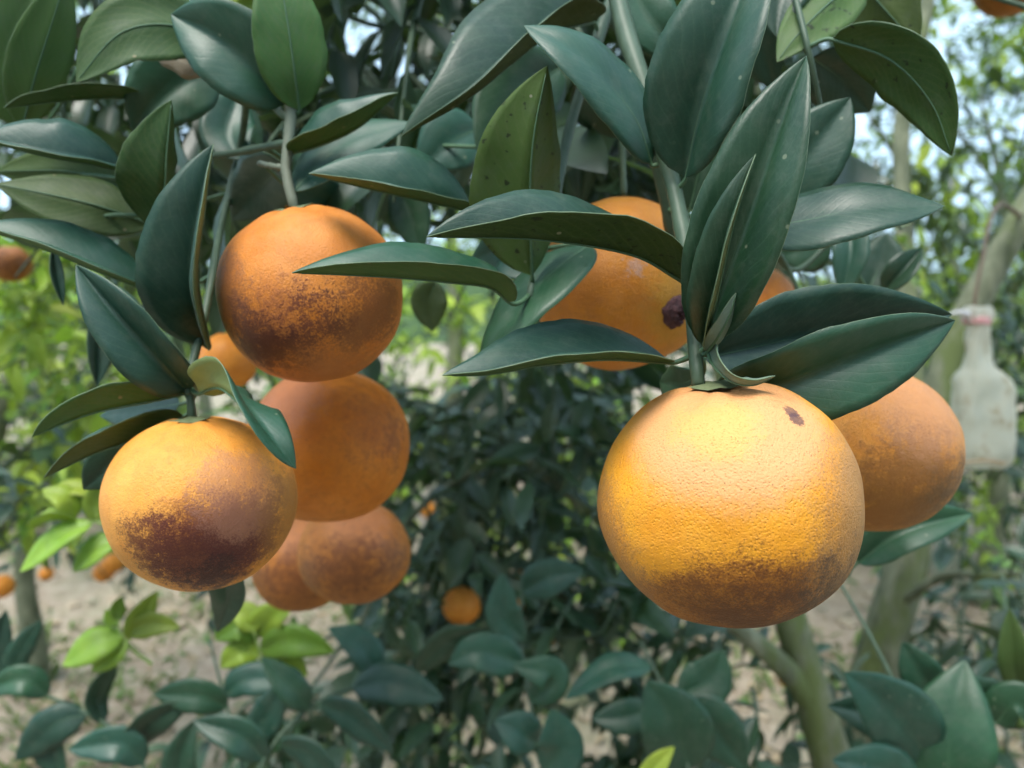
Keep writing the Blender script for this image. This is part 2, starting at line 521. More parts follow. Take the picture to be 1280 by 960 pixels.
def leaf_blade(center, W, ang, curl=0.10, nu=5, thick=0.00045, wav=0.05, seed=0.0):
    """A solid leaf blade round a midrib. ang(t) gives the angles of the two half blades about the midrib: 0 lies to the right
    of the way from base to tip as the lens sees it, 90 towards the lens; the upper face lies between the first and the second."""
    n = len(center) - 1
    rows, frames = [], []
    for i, p in enumerate(center):
        t = i / n
        T = (center[min(i + 1, n)] - center[max(i - 1, 0)]).normalized()
        Vw = (CAM - p).normalized()
        S = T.cross(Vw).normalized()
        Nn = S.cross(T).normalized()
        a, b = ang(t)
        w = W * leaf_width(t)
        def half(alpha, sgn, u):
            ca, sa = math.cos(alpha), math.sin(alpha)
            d = S * ca + Nn * sa
            nn = S * (-sa * sgn) + Nn * (ca * sgn)
            wv = 1 + wav * mnoise.noise(Vector((t * 7.0, sgn * 3.0 + seed, 0.5))) + 0.022 * mnoise.noise(Vector((t * 38.0, sgn * 3.0 + seed, 2.5)))
            pk = 0.06 * mnoise.noise(Vector((t * 6.0 + seed, u * 2.0 * sgn, seed * 2.3)))
            return p + w * (d * (u * wv) + nn * (-curl * u * u + 0.05 * math.sin(u * 3.1) + pk * u))
        row = [half(a, 1, 1 - k / nu) for k in range(nu)] + [p] + [half(b, -1, (k + 1) / nu) for k in range(nu)]
        rows.append(row)
        adax = 0.5 * (a + b)
        frames.append(S * math.cos(adax) + Nn * math.sin(adax))
    nc = 2 * nu + 1
    G = np.array([[list(v) for v in r] for r in rows])
    du = np.gradient(G, axis=0)
    dv = np.gradient(G, axis=1)
    nr = np.cross(dv, du)
    ln = np.linalg.norm(nr, axis=2, keepdims=True)
    good = ln[:, :, 0] > 1e-12
    nr = np.where(ln > 1e-12, nr / np.maximum(ln, 1e-12), 0)
    mid = nr[n // 2, nu]
    if np.dot(mid, np.array(frames[n // 2])) < 0:
        nr = -nr
    for i in (0, n):
        k = 1 if i == 0 else n - 1
        nr[i] = nr[k]
    topv = G + nr * thick * 0.5
    botv = G - nr * thick * 0.5
    V = [Vector(v) for v in topv.reshape(-1, 3)] + [Vector(v) for v in botv.reshape(-1, 3)]
    uv = [(i / n, (k - nu) / nu) for i in range(n + 1) for k in range(nc)] * 2
    Fc, idx = [], []
    o2 = (n + 1) * nc
    # wind so that the upper faces look along their normals
    a0, b0, d0 = G[n // 2, nu], G[n // 2, nu + 1], G[n // 2 + 1, nu]
    flip = np.dot(np.cross(b0 - a0, d0 - a0), nr[n // 2, nu]) < 0
    for i in range(n):
        for k in range(nc - 1):
            q = (i * nc + k, i * nc + k + 1, (i + 1) * nc + k + 1, (i + 1) * nc + k)
            q2 = tuple(v + o2 for v in q)
            Fc.append(q[::-1] if flip else q); idx.append(0)
            Fc.append(q2 if flip else q2[::-1]); idx.append(1)
    for i in range(n):
        for k in (0, nc - 1):
            a, b = i * nc + k, (i + 1) * nc + k
            q = (a, b, b + o2, a + o2)
            Fc.append(q if (k == 0) != flip else q[::-1]); idx.append(2)
    return V, Fc, idx, uv, nr[:, nu]

LEAF_N = [0]
def make_leaf(branch, pts, W, a0, a1=None, mats=('top', 'under'), att=None, n=28, nu=5, curl=0.10, rib=True, reach=0.05, wav=0.05, rib_mat='rib', name='leaf', thick=0.00036):
    """pts: (x, y, distance) from base to tip; W: true half width in pixels at the leaf's own distance"""
    LEAF_N[0] += 1
    seed = LEAF_N[0] * 1.37
    wp = [at(*p) for p in pts]
    center = spline(wp, n)
    dmid = sum(p[2] for p in pts) / len(pts)
    Wm = W * dmid / F
    a1 = a1 or a0
    ang = lambda t: (math.radians(lerp(a0[0], a1[0], t)), math.radians(lerp(a0[1], a1[1], t)))
    V, Fc, idx, uv, nrm = leaf_blade(center, Wm, ang, curl, nu, thick, wav, seed)
    o = mesh_object(name, rel(branch, V), Fc, [M[mats[0]], M[mats[1]], M['rim']], branch, idx, True, uv)
    if rib:
        # midrib and stalk, one tapering rod sunk into the blade
        path = [c - Vector(nv) * 0.00018 for c, nv in zip(center, nrm)][:-1]
        rad = [lerp(0.00075, 0.00018, (i / (n - 1)) ** 0.7) for i in range(n)]
        start = att and at(*att)
        if start is None and branch.get('_paths'):
            best = None
            for q in BR_PTS[branch.name]:
                dd = (q - center[0]).length
                if best is None or dd < best[0]:
                    best = (dd, q)
            if best and best[0] < reach:
                start = best[1]
        if start is not None and (start - path[0]).length > 0.001:
            L0 = (start - path[0]).length
            pre = []
            t0 = (path[1] - path[0]).normalized()
            m1 = path[0] - t0 * L0 * 0.35
            k = 5
            for j in range(k):
                s = j / k
                pre.append(start * (1 - s) ** 2 + m1 * 2 * s * (1 - s) + path[0] * s * s)
            path = pre + path
            rad = [lerp(0.0011, 0.0008, j / k) for j in range(k)] + rad
        V2, F2 = tube_data(path, rad, 6)
        mo = mesh_object('midrib', rel(branch, V2), F2, M[rib_mat])
        mo.parent = o
    return o

BR_PTS = {}
def make_branch(name, label, base, paths, group=None, mat='twig'):
    """an Empty at the branch's upper end with its twigs; paths: [(points (x, y, d), r0, r1)]"""
    b = empty(name, at(*base))
    tag(b, label, 'branch', group)
    b['_paths'] = 1
    BR_PTS[b.name] = []
    for i, (pts, r0, r1) in enumerate(paths):
        add_twig(b, pts, r0, r1, mat, i * 3.1)
    return b

def add_twig(b, pts, r0, r1, mat='twig', seed=0.0):
    c = spline([at(*p) for p in pts], 28)
    rad = []
    for i in range(len(c)):
        t = i / (len(c) - 1)
        r = lerp(r0, r1, t) * (1 + 0.10 * mnoise.noise(Vector((t * 9, seed, 1.0))))
        r *= 1 + 0.22 * max(0, math.sin(t * 19 + seed)) ** 10      # nodes
        rad.append(r)
    V, Fc = tube_data(c, rad, 10, 0.08, seed)
    mesh_object('twig', rel(b, V), Fc, M[mat], b)
    BR_PTS[b.name] += spline([at(*p) for p in pts], 60)

# ------------------------------------------------------------------ the trees of the orchard
def leaf_templates():
    """small curved leaves, base at the origin, blade along +Y, upper face +Z, length 1"""
    out = []
    rnd = random.Random(5)
    for v in range(7):
        fold = math.radians(rnd.uniform(8, 38))
        arch = rnd.uniform(0.15, 0.75)
        side = rnd.uniform(-0.25, 0.25)
        wmax = rnd.uniform(0.165, 0.225)
        n, V, Fc, uv = 8, [], [], []
        for i in range(n + 1):
            t = i / n
            yy = t * math.cos(arch * t * 0.8)
            zz = -arch * 0.45 * t * t
            xx = side * t * t * 0.4
            w = wmax * leaf_width(t) if 0 < i < n else 0.006
            for k in (-1, -0.55, 0, 0.55, 1):
                wob = 0.03 * mnoise.noise(Vector((t * 5, k * 2, v * 3.3)))
                V.append((xx + k * w * math.cos(fold), yy, zz + abs(k) * w * math.sin(fold) - 0.05 * k * k * w * 4 * 0.3 + wob * abs(k)))
                uv.append((t, k))
        for i in range(n):
            for k in range(4):
                a = i * 5 + k
                Fc.append((a, a + 1, a + 6, a + 5))
        out.append((np.array(V), Fc, uv))
    return out

TEMPL = leaf_templates()
LEAF_ME = {}
def leaf_mesh(v, mat):
    if (v, mat) not in LEAF_ME:
        V, Fc, uv = TEMPL[v]
        o = mesh_object('leaf', V, Fc, M[mat], None, None, True, uv)
        LEAF_ME[(v, mat)] = o.data
        bpy.data.objects.remove(o)
    return LEAF_ME[(v, mat)]

def frame(direction, upv, size):
    y = direction.normalized()
    x = y.cross(upv)
    if x.length < 1e-4:
        x = y.orthogonal()
    x.normalize()
    z = x.cross(y)
    return Matrix(((x.x, y.x, z.x), (x.y, y.y, z.y), (x.z, y.z, z.z))) * size

def merged_leaves(name, items, mats, parent):
    """all the leaves too small to pick apart, as one part"""
    if not items:
        return None
    Vs, Fs, idx, uvs = [], [], [], []
    off = 0
    names = list(mats)
    for (v, mat, loc, R) in items:
        V, Fc, uv = TEMPL[v]
        Rm = np.array(R)
        Vs.append(V @ Rm.T + np.array(loc - parent.location))
        Fs += [tuple(i + off for i in f) for f in Fc]
        idx += [names.index(mat)] * len(Fc)
        uvs += uv
        off += len(V)
    A = np.concatenate(Vs)
    me = bpy.data.meshes.new(name)
    me.from_pydata(A.tolist(), [], Fs)
    for m in names:
        me.materials.append(M[m])
    me.polygons.foreach_set('material_index', idx)
    me.polygons.foreach_set('use_smooth', [True] * len(me.polygons))
    uvl = me.uv_layers.new(name='UVMap')
    vi = np.empty(len(me.loops), dtype=np.int32)
    me.loops.foreach_get('vertex_index', vi)
    uvl.data.foreach_set('uv', np.asarray(uvs, dtype=np.float32)[vi].ravel())
    o = bpy.data.objects.new(name, me)
    COL.objects.link(o)
    o.parent = parent
    tag(o, kind='stuff')
    return o

GAPS = [(85, 28, 17), (72, 78, 13), (157, 84, 15), (8, 150, 12), (135, 132, 9), (455, 25, 22), (500, 85, 16), (365, 20, 9), (680, 62, 14),
        (328, 172, 8), (1060, 25, 14), (1045, 65, 12), (1100, 110, 13), (1090, 150, 12), (1110, 178, 15), (1130, 140, 12), (1185, 20, 20), (1220, 55, 30), (1235, 25, 20),
        (1200, 150, 24), (1240, 110, 26), (1210, 185, 22), (1260, 60, 20), (1170, 205, 14), (1250, 160, 16), (520, 20, 12), (440, 55, 10)]

KEEP_CLEAR = [(1088, 1300, -20, 340, 1.18),  # (x0, x1, y0, y1, depth): no inner leaf hangs in front of these
    (660, 900, 235, 475, 0.60), (905, 985, 335, 400, 0.72), (1000, 1215, 440, 690, 0.60), (1170, 1275, 365, 600, 1.25), (310, 525, 440, 770, 0.80), (240, 320, 400, 520, 0.75),
    (0, 45, 300, 350, 1.1), (1200, 1280, 0, 25, 1.0), (960, 1055, 770, 960, 1.18), (1075, 1165, 640, 850, 1.45), (1165, 1280, 265, 420, 1.40), (925, 1000, 780, 850, 1.14),
    (0, 125, 300, 560, 1.3), (515, 560, 620, 650, 2.7), (560, 660, 735, 780, 1.15), (690, 800, 790, 960, 1.1), (100, 160, 690, 725, 2.4), (0, 230, 725, 830, 2.6), (190, 420, 740, 830, 1.2), (480, 600, 290, 480, 1.6), (1215, 1280, 600, 680, 2.0), (1225, 1280, 860, 930, 1.2)]

def build_tree(name, label, base, limbs, shoots, leaf_len, mats, seed, n_single=300, twig_r=0.0016, leaves_per=(8, 13), droop=0.55, group=None, gaps=True, keep=0.7):
    """limbs: [(world points, r0, r1)]; shoots: [(x0, x1, y0, y1, d0, d1, count)]; the largest leaves in view are objects, the rest one part"""
    rnd = random.Random(seed)
    t = empty(name, base)
    tag(t, label, 'tree', group)
    limb_pts = []
    for i, (pts, r0, r1) in enumerate(limbs):
        c = spline(pts, 26)
        rad = [lerp(r0, r1, (k / 26) ** 0.8) * (1 + 0.12 * mnoise.noise(Vector((k * 0.35, i * 2.0, seed)))) for k in range(27)]
        V, Fc = tube_data(c, rad, 14, 0.16, seed + i)
        mesh_object('trunk' if i == 0 else 'limb', rel(t, V), Fc, M['bark'], t)
        limb_pts += c
    singles, TV, TF = [], [], []
    for (x0, x1, y0, y1, d0, d1, cnt) in shoots:
        for _ in range(cnt):
            px, py, d = rnd.uniform(x0, x1), rnd.uniform(y0, y1), rnd.uniform(d0, d1)
            S = at(px, py, d)
            if S.z < 0.12:
                continue
            near = min(limb_pts, key=lambda q: (q - S).length_squared) if limb_pts else S - Vector((0, 0, 0.1))
            out = (S - near)
            out = out.normalized() if out.length > 1e-3 else Vector((0, 0, 1))
            D = (out * 0.6 + Vector((rnd.gauss(0, 0.6), rnd.gauss(0, 0.6), rnd.gauss(0.15, 0.5)))).normalized()
            q0 = project(S)
            if gaps and any((q0[0] - gx) ** 2 + (q0[1] - gy) ** 2 < (gr + 4) ** 2 for gx, gy, gr in GAPS):
                continue
            if any(x0_ < q0[0] < x1_ and y0_ < q0[1] < y1_ and q0[2] < md for (x0_, x1_, y0_, y1_, md) in KEEP_CLEAR):
                continue
            nl = rnd.randint(*leaves_per)
            step = leaf_len * rnd.uniform(0.26, 0.36)
            pts = [S + D * (step * i) + Vector((0, 0, -0.012 * (i * step / leaf_len) ** 2)) for i in range(nl)]
            # twig back to the limb
            dist = (near - S).length
            back = [near.lerp(S, s) + Vector((0, 0, 0.10 * dist * math.sin(s * math.pi))) + Vector((rnd.gauss(0, 0.04), rnd.gauss(0, 0.04), 0)) * dist * math.sin(s * math.pi) for s in (0, 0.25, 0.5, 0.75)]
            if dist > 0.16:
                back = [S.lerp(near, 0.05 / dist), S.lerp(near, 0.025 / dist) + Vector((0, 0, 0.006))]
            path = spline(back + pts[::3] + [pts[-1]], 12)
            n_before = len(singles)
            ph = rnd.uniform(0, 6.28)
            mat = rnd.choice(mats)
            for i, p in enumerate(pts):
                a = ph + i * 2.4
                side = D.orthogonal().normalized()
                side = side * math.cos(a) + D.cross(side) * math.sin(a)
                ld = (D * rnd.uniform(0.3, 0.8) + side * rnd.uniform(0.6, 1.0) + Vector((0, 0, -droop * rnd.uniform(0.2, 1.2)))).normalized()
                sz = leaf_len * rnd.uniform(0.62, 1.12)
                upv = Vector((rnd.gauss(0, 0.35), rnd.gauss(-0.12, 0.35), 1)).normalized()
                R = frame(ld, upv, sz)
                q = project(p + ld * sz * 0.5)
                if q is None or q[2] < 0.33:
                    continue
                if gaps and any((q[0] - gx) ** 2 + (q[1] - gy) ** 2 < (gr + 0.12 * sz * F / q[2]) ** 2 for gx, gy, gr in GAPS):
                    continue
                if q[2] < 0.82 and q[1] > 330:      # the lens has a clear view under the fruiting branches
                    continue
                q2 = project(p + ld * sz)
                if any(x0_ < u[0] < x1_ and y0_ < u[1] < y1_ and u[2] < md for u in (q, q2 or q) for (x0_, x1_, y0_, y1_, md) in KEEP_CLEAR):
                    continue
                size = sz * F / q[2] if -30 < q[0] < 1310 and -30 < q[1] < 990 else 0
                singles.append((size, (rnd.randrange(7), mat if rnd.random() < 0.8 else rnd.choice(mats), p.copy(), R)))
            if len(singles) - n_before < keep * nl:
                del singles[n_before:]
                continue
            V, Fc = tube_data(path, [lerp(twig_r * 1.9, twig_r * 0.55, k / 12) for k in range(13)], 5)
            o = len(TV)
            TV += V
            TF += [tuple(i + o for i in f) for f in Fc]
    if TV:
        tag(mesh_object('twigs', rel(t, TV), TF, M['twig'], t), kind='stuff')
    singles.sort(key=lambda s: -s[0])
    k = 0
    while k < len(singles) and k < n_single and singles[k][0] >= 10:
        v, mat, loc, R = singles[k][1]
        o = bpy.data.objects.new('leaf', leaf_mesh(v, mat))
        COL.objects.link(o)
        o.parent = t
        o.matrix_local = Matrix.Translation(loc - t.location) @ R.to_4x4()
        k += 1
    merged_leaves('crown', [s[1] for s in singles[k:]], list(dict.fromkeys(mats)), t)
    return t

def W3(x, y, z):
    return Vector((x, y, z))

def ground_under(x, d):
    p = at(x, 480, d)
    return Vector((p.x, p.y, ground_height(p.x, p.y) - 0.03))

# the tree that carries the fruit: trunk in the picture, limbs reaching forward over the lens
gA = ground_under(1075, 1.2)
mA = at(985, 775, 1.17)
build_tree('orange_tree', 'grey green orange tree trunk forking under the big orange, dark leaves around it', gA,
           [([gA, at(1062, 1150, 1.19), at(1042, 965, 1.17), at(1022, 890, 1.16), at(1003, 825, 1.16), mA, at(978, 690, 1.2), at(985, 520, 1.25), at(960, 250, 1.2), at(900, -60, 1.1), at(840, -330, 0.95)], 0.038, 0.014),
            ([at(1022, 890, 1.16), at(985, 840, 1.14), at(935, 795, 1.12), at(860, 735, 1.12), at(740, 640, 1.15), at(640, 560, 1.2)], 0.019, 0.007),
            ([at(975, 300, 1.22), at(900, 60, 1.15), at(760, -180, 1.0), at(560, -260, 0.85), at(380, -330, 0.7)], 0.013, 0.006),
            ([at(930, 60, 1.15), at(1060, -150, 1.0), at(1150, -260, 0.85)], 0.011, 0.005),
            ([at(700, -215, 0.95), at(460, -150, 0.85), at(250, -130, 0.75), at(60, -160, 0.7)], 0.008, 0.004),
            ([at(640, 560, 1.2), at(520, 640, 1.1), at(450, 780, 1.0)], 0.007, 0.003)],
           [(510, 770, 440, 600, 1.0, 1.6, 74), (480, 780, 600, 800, 0.95, 1.6, 80), (700, 1000, 780, 1000, 0.95, 1.5, 30), (300, 700, 800, 1000, 0.9, 1.3, 40),
            (840, 1000, 780, 860, 1.0, 1.3, 6),
            (-60, 560, -70, 200, 0.48, 1.2, 150), (560, 1080, -70, 240, 0.46, 1.1, 110), (640, 900, 150, 420, 0.55, 1.0, 20), (680, 850, 40, 235, 0.42, 0.52, 14), (880, 1100, 250, 470, 0.55, 0.9, 14), (250, 400, 150, 330, 0.5, 0.8, 9),
            (-60, 1700, -600, -90, 0.50, 1.0, 95)],  # unseen overhead shoots, added so the canopy shades what lies behind
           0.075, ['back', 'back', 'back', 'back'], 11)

gB = ground_under(1052, 1.45)
build_tree('orange_tree', 'pale barked orange tree leaning right behind the hanging plastic bag', gB,
           [([gB, at(1055, 1080, 1.45), at(1072, 930, 1.44), at(1092, 845, 1.43), at(1118, 760, 1.42), at(1140, 680, 1.42), at(1152, 600, 1.43), at(1178, 470, 1.45), at(1222, 370, 1.45), at(1275, 275, 1.45), at(1340, 160, 1.45), at(1430, -40, 1.45)], 0.055, 0.018),
            ([at(1152, 600, 1.43), at(1140, 450, 1.6), at(1130, 300, 1.7), at(1128, 150, 1.75), at(1160, 0, 1.8), at(1180, -150, 1.8)], 0.026, 0.014),
            ([at(1118, 760, 1.42), at(1180, 720, 1.3), at(1250, 720, 1.2), at(1340, 700, 1.2)], 0.010, 0.004)],
           [(1090, 1300, 640, 800, 0.95, 1.3, 15), (1180, 1300, 800, 960, 0.85, 1.2, 9), (1040, 1180, 820, 960, 0.95, 1.3, 10), (1160, 1300, 640, 900, 1.2, 2.0, 30), (1090, 1330, 200, 460, 1.5, 2.6, 40), (1150, 1330, 420, 620, 1.5, 2.4, 24), (1060, 1320, -80, 220, 1.6, 2.6, 10),
            (1300, 1700, -100, 800, 1.1, 2.2, 30)],
           0.070, ['back', 'back', 'back', 'back_mid'], 23)

gL = ground_under(-60, 2.1)
build_tree('orange_tree', 'bright yellow green leafy orange tree left of the fruit, out of focus', gL,
           [([gL, at(-50, 800, 2.1), at(-20, 600, 2.05), at(20, 450, 2.0), at(40, 320, 2.0), at(60, 150, 2.0)], 0.045, 0.012),
            ([at(-20, 600, 2.05), at(80, 520, 1.8), at(160, 430, 1.7)], 0.016, 0.006)],
           [(-40, 130, 320, 570, 1.34, 1.7, 26), (-60, 200, 300, 480, 1.35, 2.2, 40), (-60, 150, 470, 620, 1.5, 2.3, 14), (-200, 0, 200, 700, 1.5, 2.4, 14)],
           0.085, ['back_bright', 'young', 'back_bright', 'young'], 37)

gM = ground_under(-40, 1.7)
build_tree('orange_tree', 'dark orange tree at the left edge over the pale bank, small fruit below', ground_under(30, 2.9),
           [([ground_under(30, 2.9), at(30, 700, 2.85), at(50, 560, 2.8), at(40, 430, 2.8)], 0.05, 0.014), ([at(50, 560, 2.8), at(120, 560, 2.5), at(200, 520, 2.4)], 0.016, 0.006)],
           [(-60, 420, 440, 690, 1.9, 2.9, 80), (-80, 120, 590, 690, 1.2, 1.6, 7)],
           0.085, ['back', 'back', 'back_mid'], 41)

gC = ground_under(560, 3.1)
build_tree('orange_tree', 'sunlit light green orange tree seen between the two fruit clusters', gC,
           [([gC, at(560, 720, 3.1), at(560, 560, 3.1), at(570, 420, 3.1), at(560, 250, 3.1), at(540, 50, 3.1)], 0.06, 0.014),
            ([at(560, 560, 3.1), at(660, 470, 3.0), at(740, 420, 2.9)], 0.02, 0.006), ([at(560, 560, 3.1), at(460, 470, 3.0), at(380, 420, 2.9)], 0.02, 0.006)],
           [(440, 760, 230, 560, 2.3, 3.5, 110), (440, 800, 520, 680, 2.3, 3.6, 50), (440, 700, 0, 230, 2.4, 3.6, 20)],
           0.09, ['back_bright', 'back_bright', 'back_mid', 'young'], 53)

FAR = [  # (x, distance, half width, top y, label, mats, seed, shoots)
    (1240, 3.6, 190, -60, 'hazy mid green orange tree just right of the leaning trunk', ['back_mid', 'back_bright', 'back_bright', 'back'], 61, 165),
    (1330, 4.6, 220, -80, 'light green tree at the far right edge under the sky gaps', ['back_mid', 'back', 'back_bright'], 67, 130),
    (900, 4.8, 230, 60, 'far dark orange tree hidden behind the right fruit cluster', ['back', 'back_mid'], 71, 180),
    (250, 4.6, 230, -60, 'far green tree behind the left fruit cluster', ['back_mid', 'back', 'back_bright'], 79, 220),
    (-40, 5.4, 200, -40, 'far pale green tree at the left edge beyond the bank', ['back_bright', 'back_mid'], 83, 180),
    (640, 6.6, 240, -20, 'farthest green tree in the middle between the fruit clusters', ['back_mid', 'back'], 89, 220),
    (1130, 7.2, 240, 20, 'farthest tree on the right, full of sky gaps', ['back_mid', 'back', 'back'], 97, 130),
]
for (x, d, hw, ty, lab, mats, sd, cnt) in FAR:
    g = ground_under(x, d)
    ybot = project(g)[1]
    rn = random.Random(sd)
    ymid = lerp(ybot, ty, 0.4)
    limbs = [([g, at(x + 10, lerp(ybot, ty, 0.2), d), at(x - 8, ymid, d), at(x + 12, lerp(ybot, ty, 0.62), d), at(x - 15, lerp(ybot, ty, 0.78), d)], 0.06, 0.008)]
    for s in (-1, 1):
        limbs.append(([at(x - 8, ymid, d), at(x + s * hw * 0.4, lerp(ybot, ty, 0.6), d - 0.2 * s), at(x + s * hw * 0.8, lerp(ybot, ty, 0.75), d - 0.3)], 0.03, 0.008))
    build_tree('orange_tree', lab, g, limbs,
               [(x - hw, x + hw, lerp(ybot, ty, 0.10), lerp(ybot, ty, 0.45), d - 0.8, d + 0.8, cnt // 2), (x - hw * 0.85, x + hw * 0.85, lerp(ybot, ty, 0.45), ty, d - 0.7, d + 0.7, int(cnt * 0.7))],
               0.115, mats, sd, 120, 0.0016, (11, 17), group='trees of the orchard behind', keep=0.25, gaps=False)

# unseen trees added behind the photographer to block low sky light
def sky_blocking_tree(x, y, h, w, sd, lab):
    rnd = random.Random(sd)
    g = Vector((x, y, ground_height(x, y) - 0.03))
    e = empty('orange_tree', g)  # unseen added tree, only blocks low sky
    tag(e, lab, 'tree', 'unseen trees added behind the photographer to cut low sky light')
    V, Fc = tube_data(spline([g, g + W3(0.05, 0, h * 0.3), g + W3(-0.04, 0.05, h * 0.7), g + W3(0, 0, h)], 14), [lerp(0.07, 0.015, k / 14) for k in range(15)], 10, 0.15, sd)
    mesh_object('trunk', rel(e, V), Fc, M['bark'], e)
    items = []
    while len(items) < 4200:
        n = Vector((rnd.gauss(0, 1), rnd.gauss(0, 1), rnd.gauss(0, 1))).normalized() * rnd.uniform(0.55, 1.0)
        c = g + W3(n.x * w, n.y * w * 0.8, h * 0.56 + n.z * h * 0.46)
        for k in range(6):
            p = c + Vector((rnd.gauss(0, 0.07), rnd.gauss(0, 0.07), rnd.gauss(0, 0.07)))
            ld = (n + Vector((rnd.gauss(0, 0.7), rnd.gauss(0, 0.7), rnd.gauss(-0.3, 0.5)))).normalized()
            items.append((rnd.randrange(7), 'back', p, frame(ld, Vector((rnd.gauss(0, 0.4), rnd.gauss(0, 0.4), 1)), rnd.uniform(0.08, 0.12))))
    merged_leaves('crown', items, ['back'], e)
for (x, y, h, w, sd, lab) in ((-1.9, -1.9, 3.3, 1.25, 201, 'unseen orange tree added behind the photographer on the left to block low sky'), (0.35, -2.3, 3.2, 1.25, 203, 'unseen orange tree added straight behind the photographer to block low sky'), (2.4, -1.8, 3.3, 1.25, 207, 'unseen orange tree added behind the photographer on the right to block low sky')):
    sky_blocking_tree(x, y, h, w, sd, lab)

# ------------------------------------------------------------------ fruit
def dpx(dx, dy):
    return (dx, -math.sqrt(max(0.02, 1 - dx * dx - dy * dy)), -dy)

def make_orange(x, y, rpx, d, label, mat, oblate=0.95, axis=(0.05, -0.05, 1), rings=48, segs=72, seed=1.0, group=None, calyx=True, dim=0.07, wide=1.0):
    R = rpx * d / F
    ax = Vector(axis).normalized()
    V, Fc = [], []
    for i in range(rings + 1):
        th = math.pi * i / rings
        for k in range(segs if 0 < i < rings else 1):
            ph = 2 * math.pi * k / segs
            n = Vector((math.sin(th) * math.cos(ph), math.sin(th) * math.sin(ph), math.cos(th)))
            ang = math.acos(max(-1, min(1, n.dot(ax))))
            f = 1 + 0.03 * mnoise.noise(n * 1.3 + Vector((seed * 5, 0, 0))) + 0.008 * mnoise.noise(n * 3.5 + Vector((0, seed * 3, 0)))
            f -= dim * math.exp(-(ang / 0.20) ** 2) + 0.02 * math.exp(-(ang / 0.5) ** 2)
            az = math.atan2(n.cross(ax).dot(ax.orthogonal()), n.dot(ax.orthogonal()))
            f += 0.012 * math.exp(-((ang - 0.32) / 0.2) ** 2) * math.sin(az * 7 + seed)
            f -= 0.03 * math.exp(-((math.pi - ang) / 0.35) ** 2)
            p = n * (R * f)
            p.x *= wide
            p.z *= oblate
            V.append(p)
    def vid(i, k):
        if i == 0: return 0
        if i == rings: return 1 + (rings - 1) * segs
        return 1 + (i - 1) * segs + k % segs
    for i in range(rings):
        for k in range(segs):
            a, b, c, e = vid(i, k), vid(i + 1, k), vid(i + 1, k + 1), vid(i, k + 1)
            if i == 0: Fc.append((a, b, c))
            elif i == rings - 1: Fc.append((a, b, e))
            else: Fc.append((a, b, c, e))
    o = mesh_object('orange', V, Fc, mat)
    o.location = at(x, y, d)
    tag(o, label, 'orange', group)
    if calyx:
        # five-lobed green button where the stalk joins
        top = ax * R * (1 - dim - 0.02)
        top.z *= oblate
        u = ax.orthogonal().normalized(); w = ax.cross(u)
        ring_n = 20
        CV = [top + ax * R * 0.045]
        for (rr, hh) in ((0.06, 0.055), (0.14, 0.028), (0.19, 0.004)):
            for k in range(ring_n):
                a = 2 * math.pi * k / ring_n
                q = rr * (1 + 0.28 * math.cos(5 * a)) if rr > 0.06 else rr
                CV.append(top + (u * math.cos(a) + w * math.sin(a)) * R * q + ax * R * (hh + 0.9 * q * q))
        CF = [(0, 1 + k, 1 + (k + 1) % ring_n) for k in range(ring_n)]
        for j in range(2):
            for k in range(ring_n):
                a, b = 1 + j * ring_n + k, 1 + j * ring_n + (k + 1) % ring_n
                CF.append((a, a + ring_n, b + ring_n, b))
        c = mesh_object('calyx', CV, CF, M['calyx'])
        c.parent = o
    return o

RUST = (0.22, 0.072, 0.020)
MAROON = (0.085, 0.020, 0.016)
SOOT = (0.05, 0.032, 0.026)
STAIN_AT[:] = (909, 624, 0.262)
mat_big = orange_material('orange_peel_big', (0.78, 0.30, 0.016), (0.85, 0.37, 0.026), [
    (dpx(0.0, -0.66), 0.84, 0.60, (0.76, 0.38, 0.17), 0.85, 0.16),  # paler peach top, painting the sky sheen into the peel
    (dpx(0.16, 0.96), 0.70, 0.53, (0.31, 0.100, 0.020), 0.80, 0.20),  # rust band that also carries painted shading of the underside
    (dpx(0.20, 0.86), 0.99, 0.72, (0.13, 0.042, 0.012), 0.75, 0.75),
    (dpx(0.97, 0.15), 0.88, 0.62, (0.34, 0.17, 0.06), 0.75, 0.32),  # brownish limbs, rust mixed with painted edge shading
    (dpx(-0.92, 0.38), 0.95, 0.76, (0.30, 0.14, 0.06), 0.7, 0.30),
    (dpx(0.30, 0.88), 0.97, 0.84, (0.12, 0.045, 0.022), 0.55, 0.42),
    (dpx(0.78, 0.56), 0.98, 0.90, SOOT, 0.55, 0.36),
    (dpx(0.49, -0.60), 0.9989, 0.9975, (0.07, 0.035, 0.05), 0.8, 0.005),
    (dpx(0.455, -0.66), 0.9992, 0.9980, (0.10, 0.05, 0.06), 0.8, 0.005),
    (dpx(0.12, -0.97), 0.975, 0.84, (0.42, 0.18, 0.06), 0.55, 0.25),
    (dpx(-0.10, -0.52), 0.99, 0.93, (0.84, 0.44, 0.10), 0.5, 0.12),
], 0.42, 1.0, 0.14, fleck=0.6, russet=0.16, pore_dark=0.2)
STAIN_AT[:] = (390, 369, 0.335)
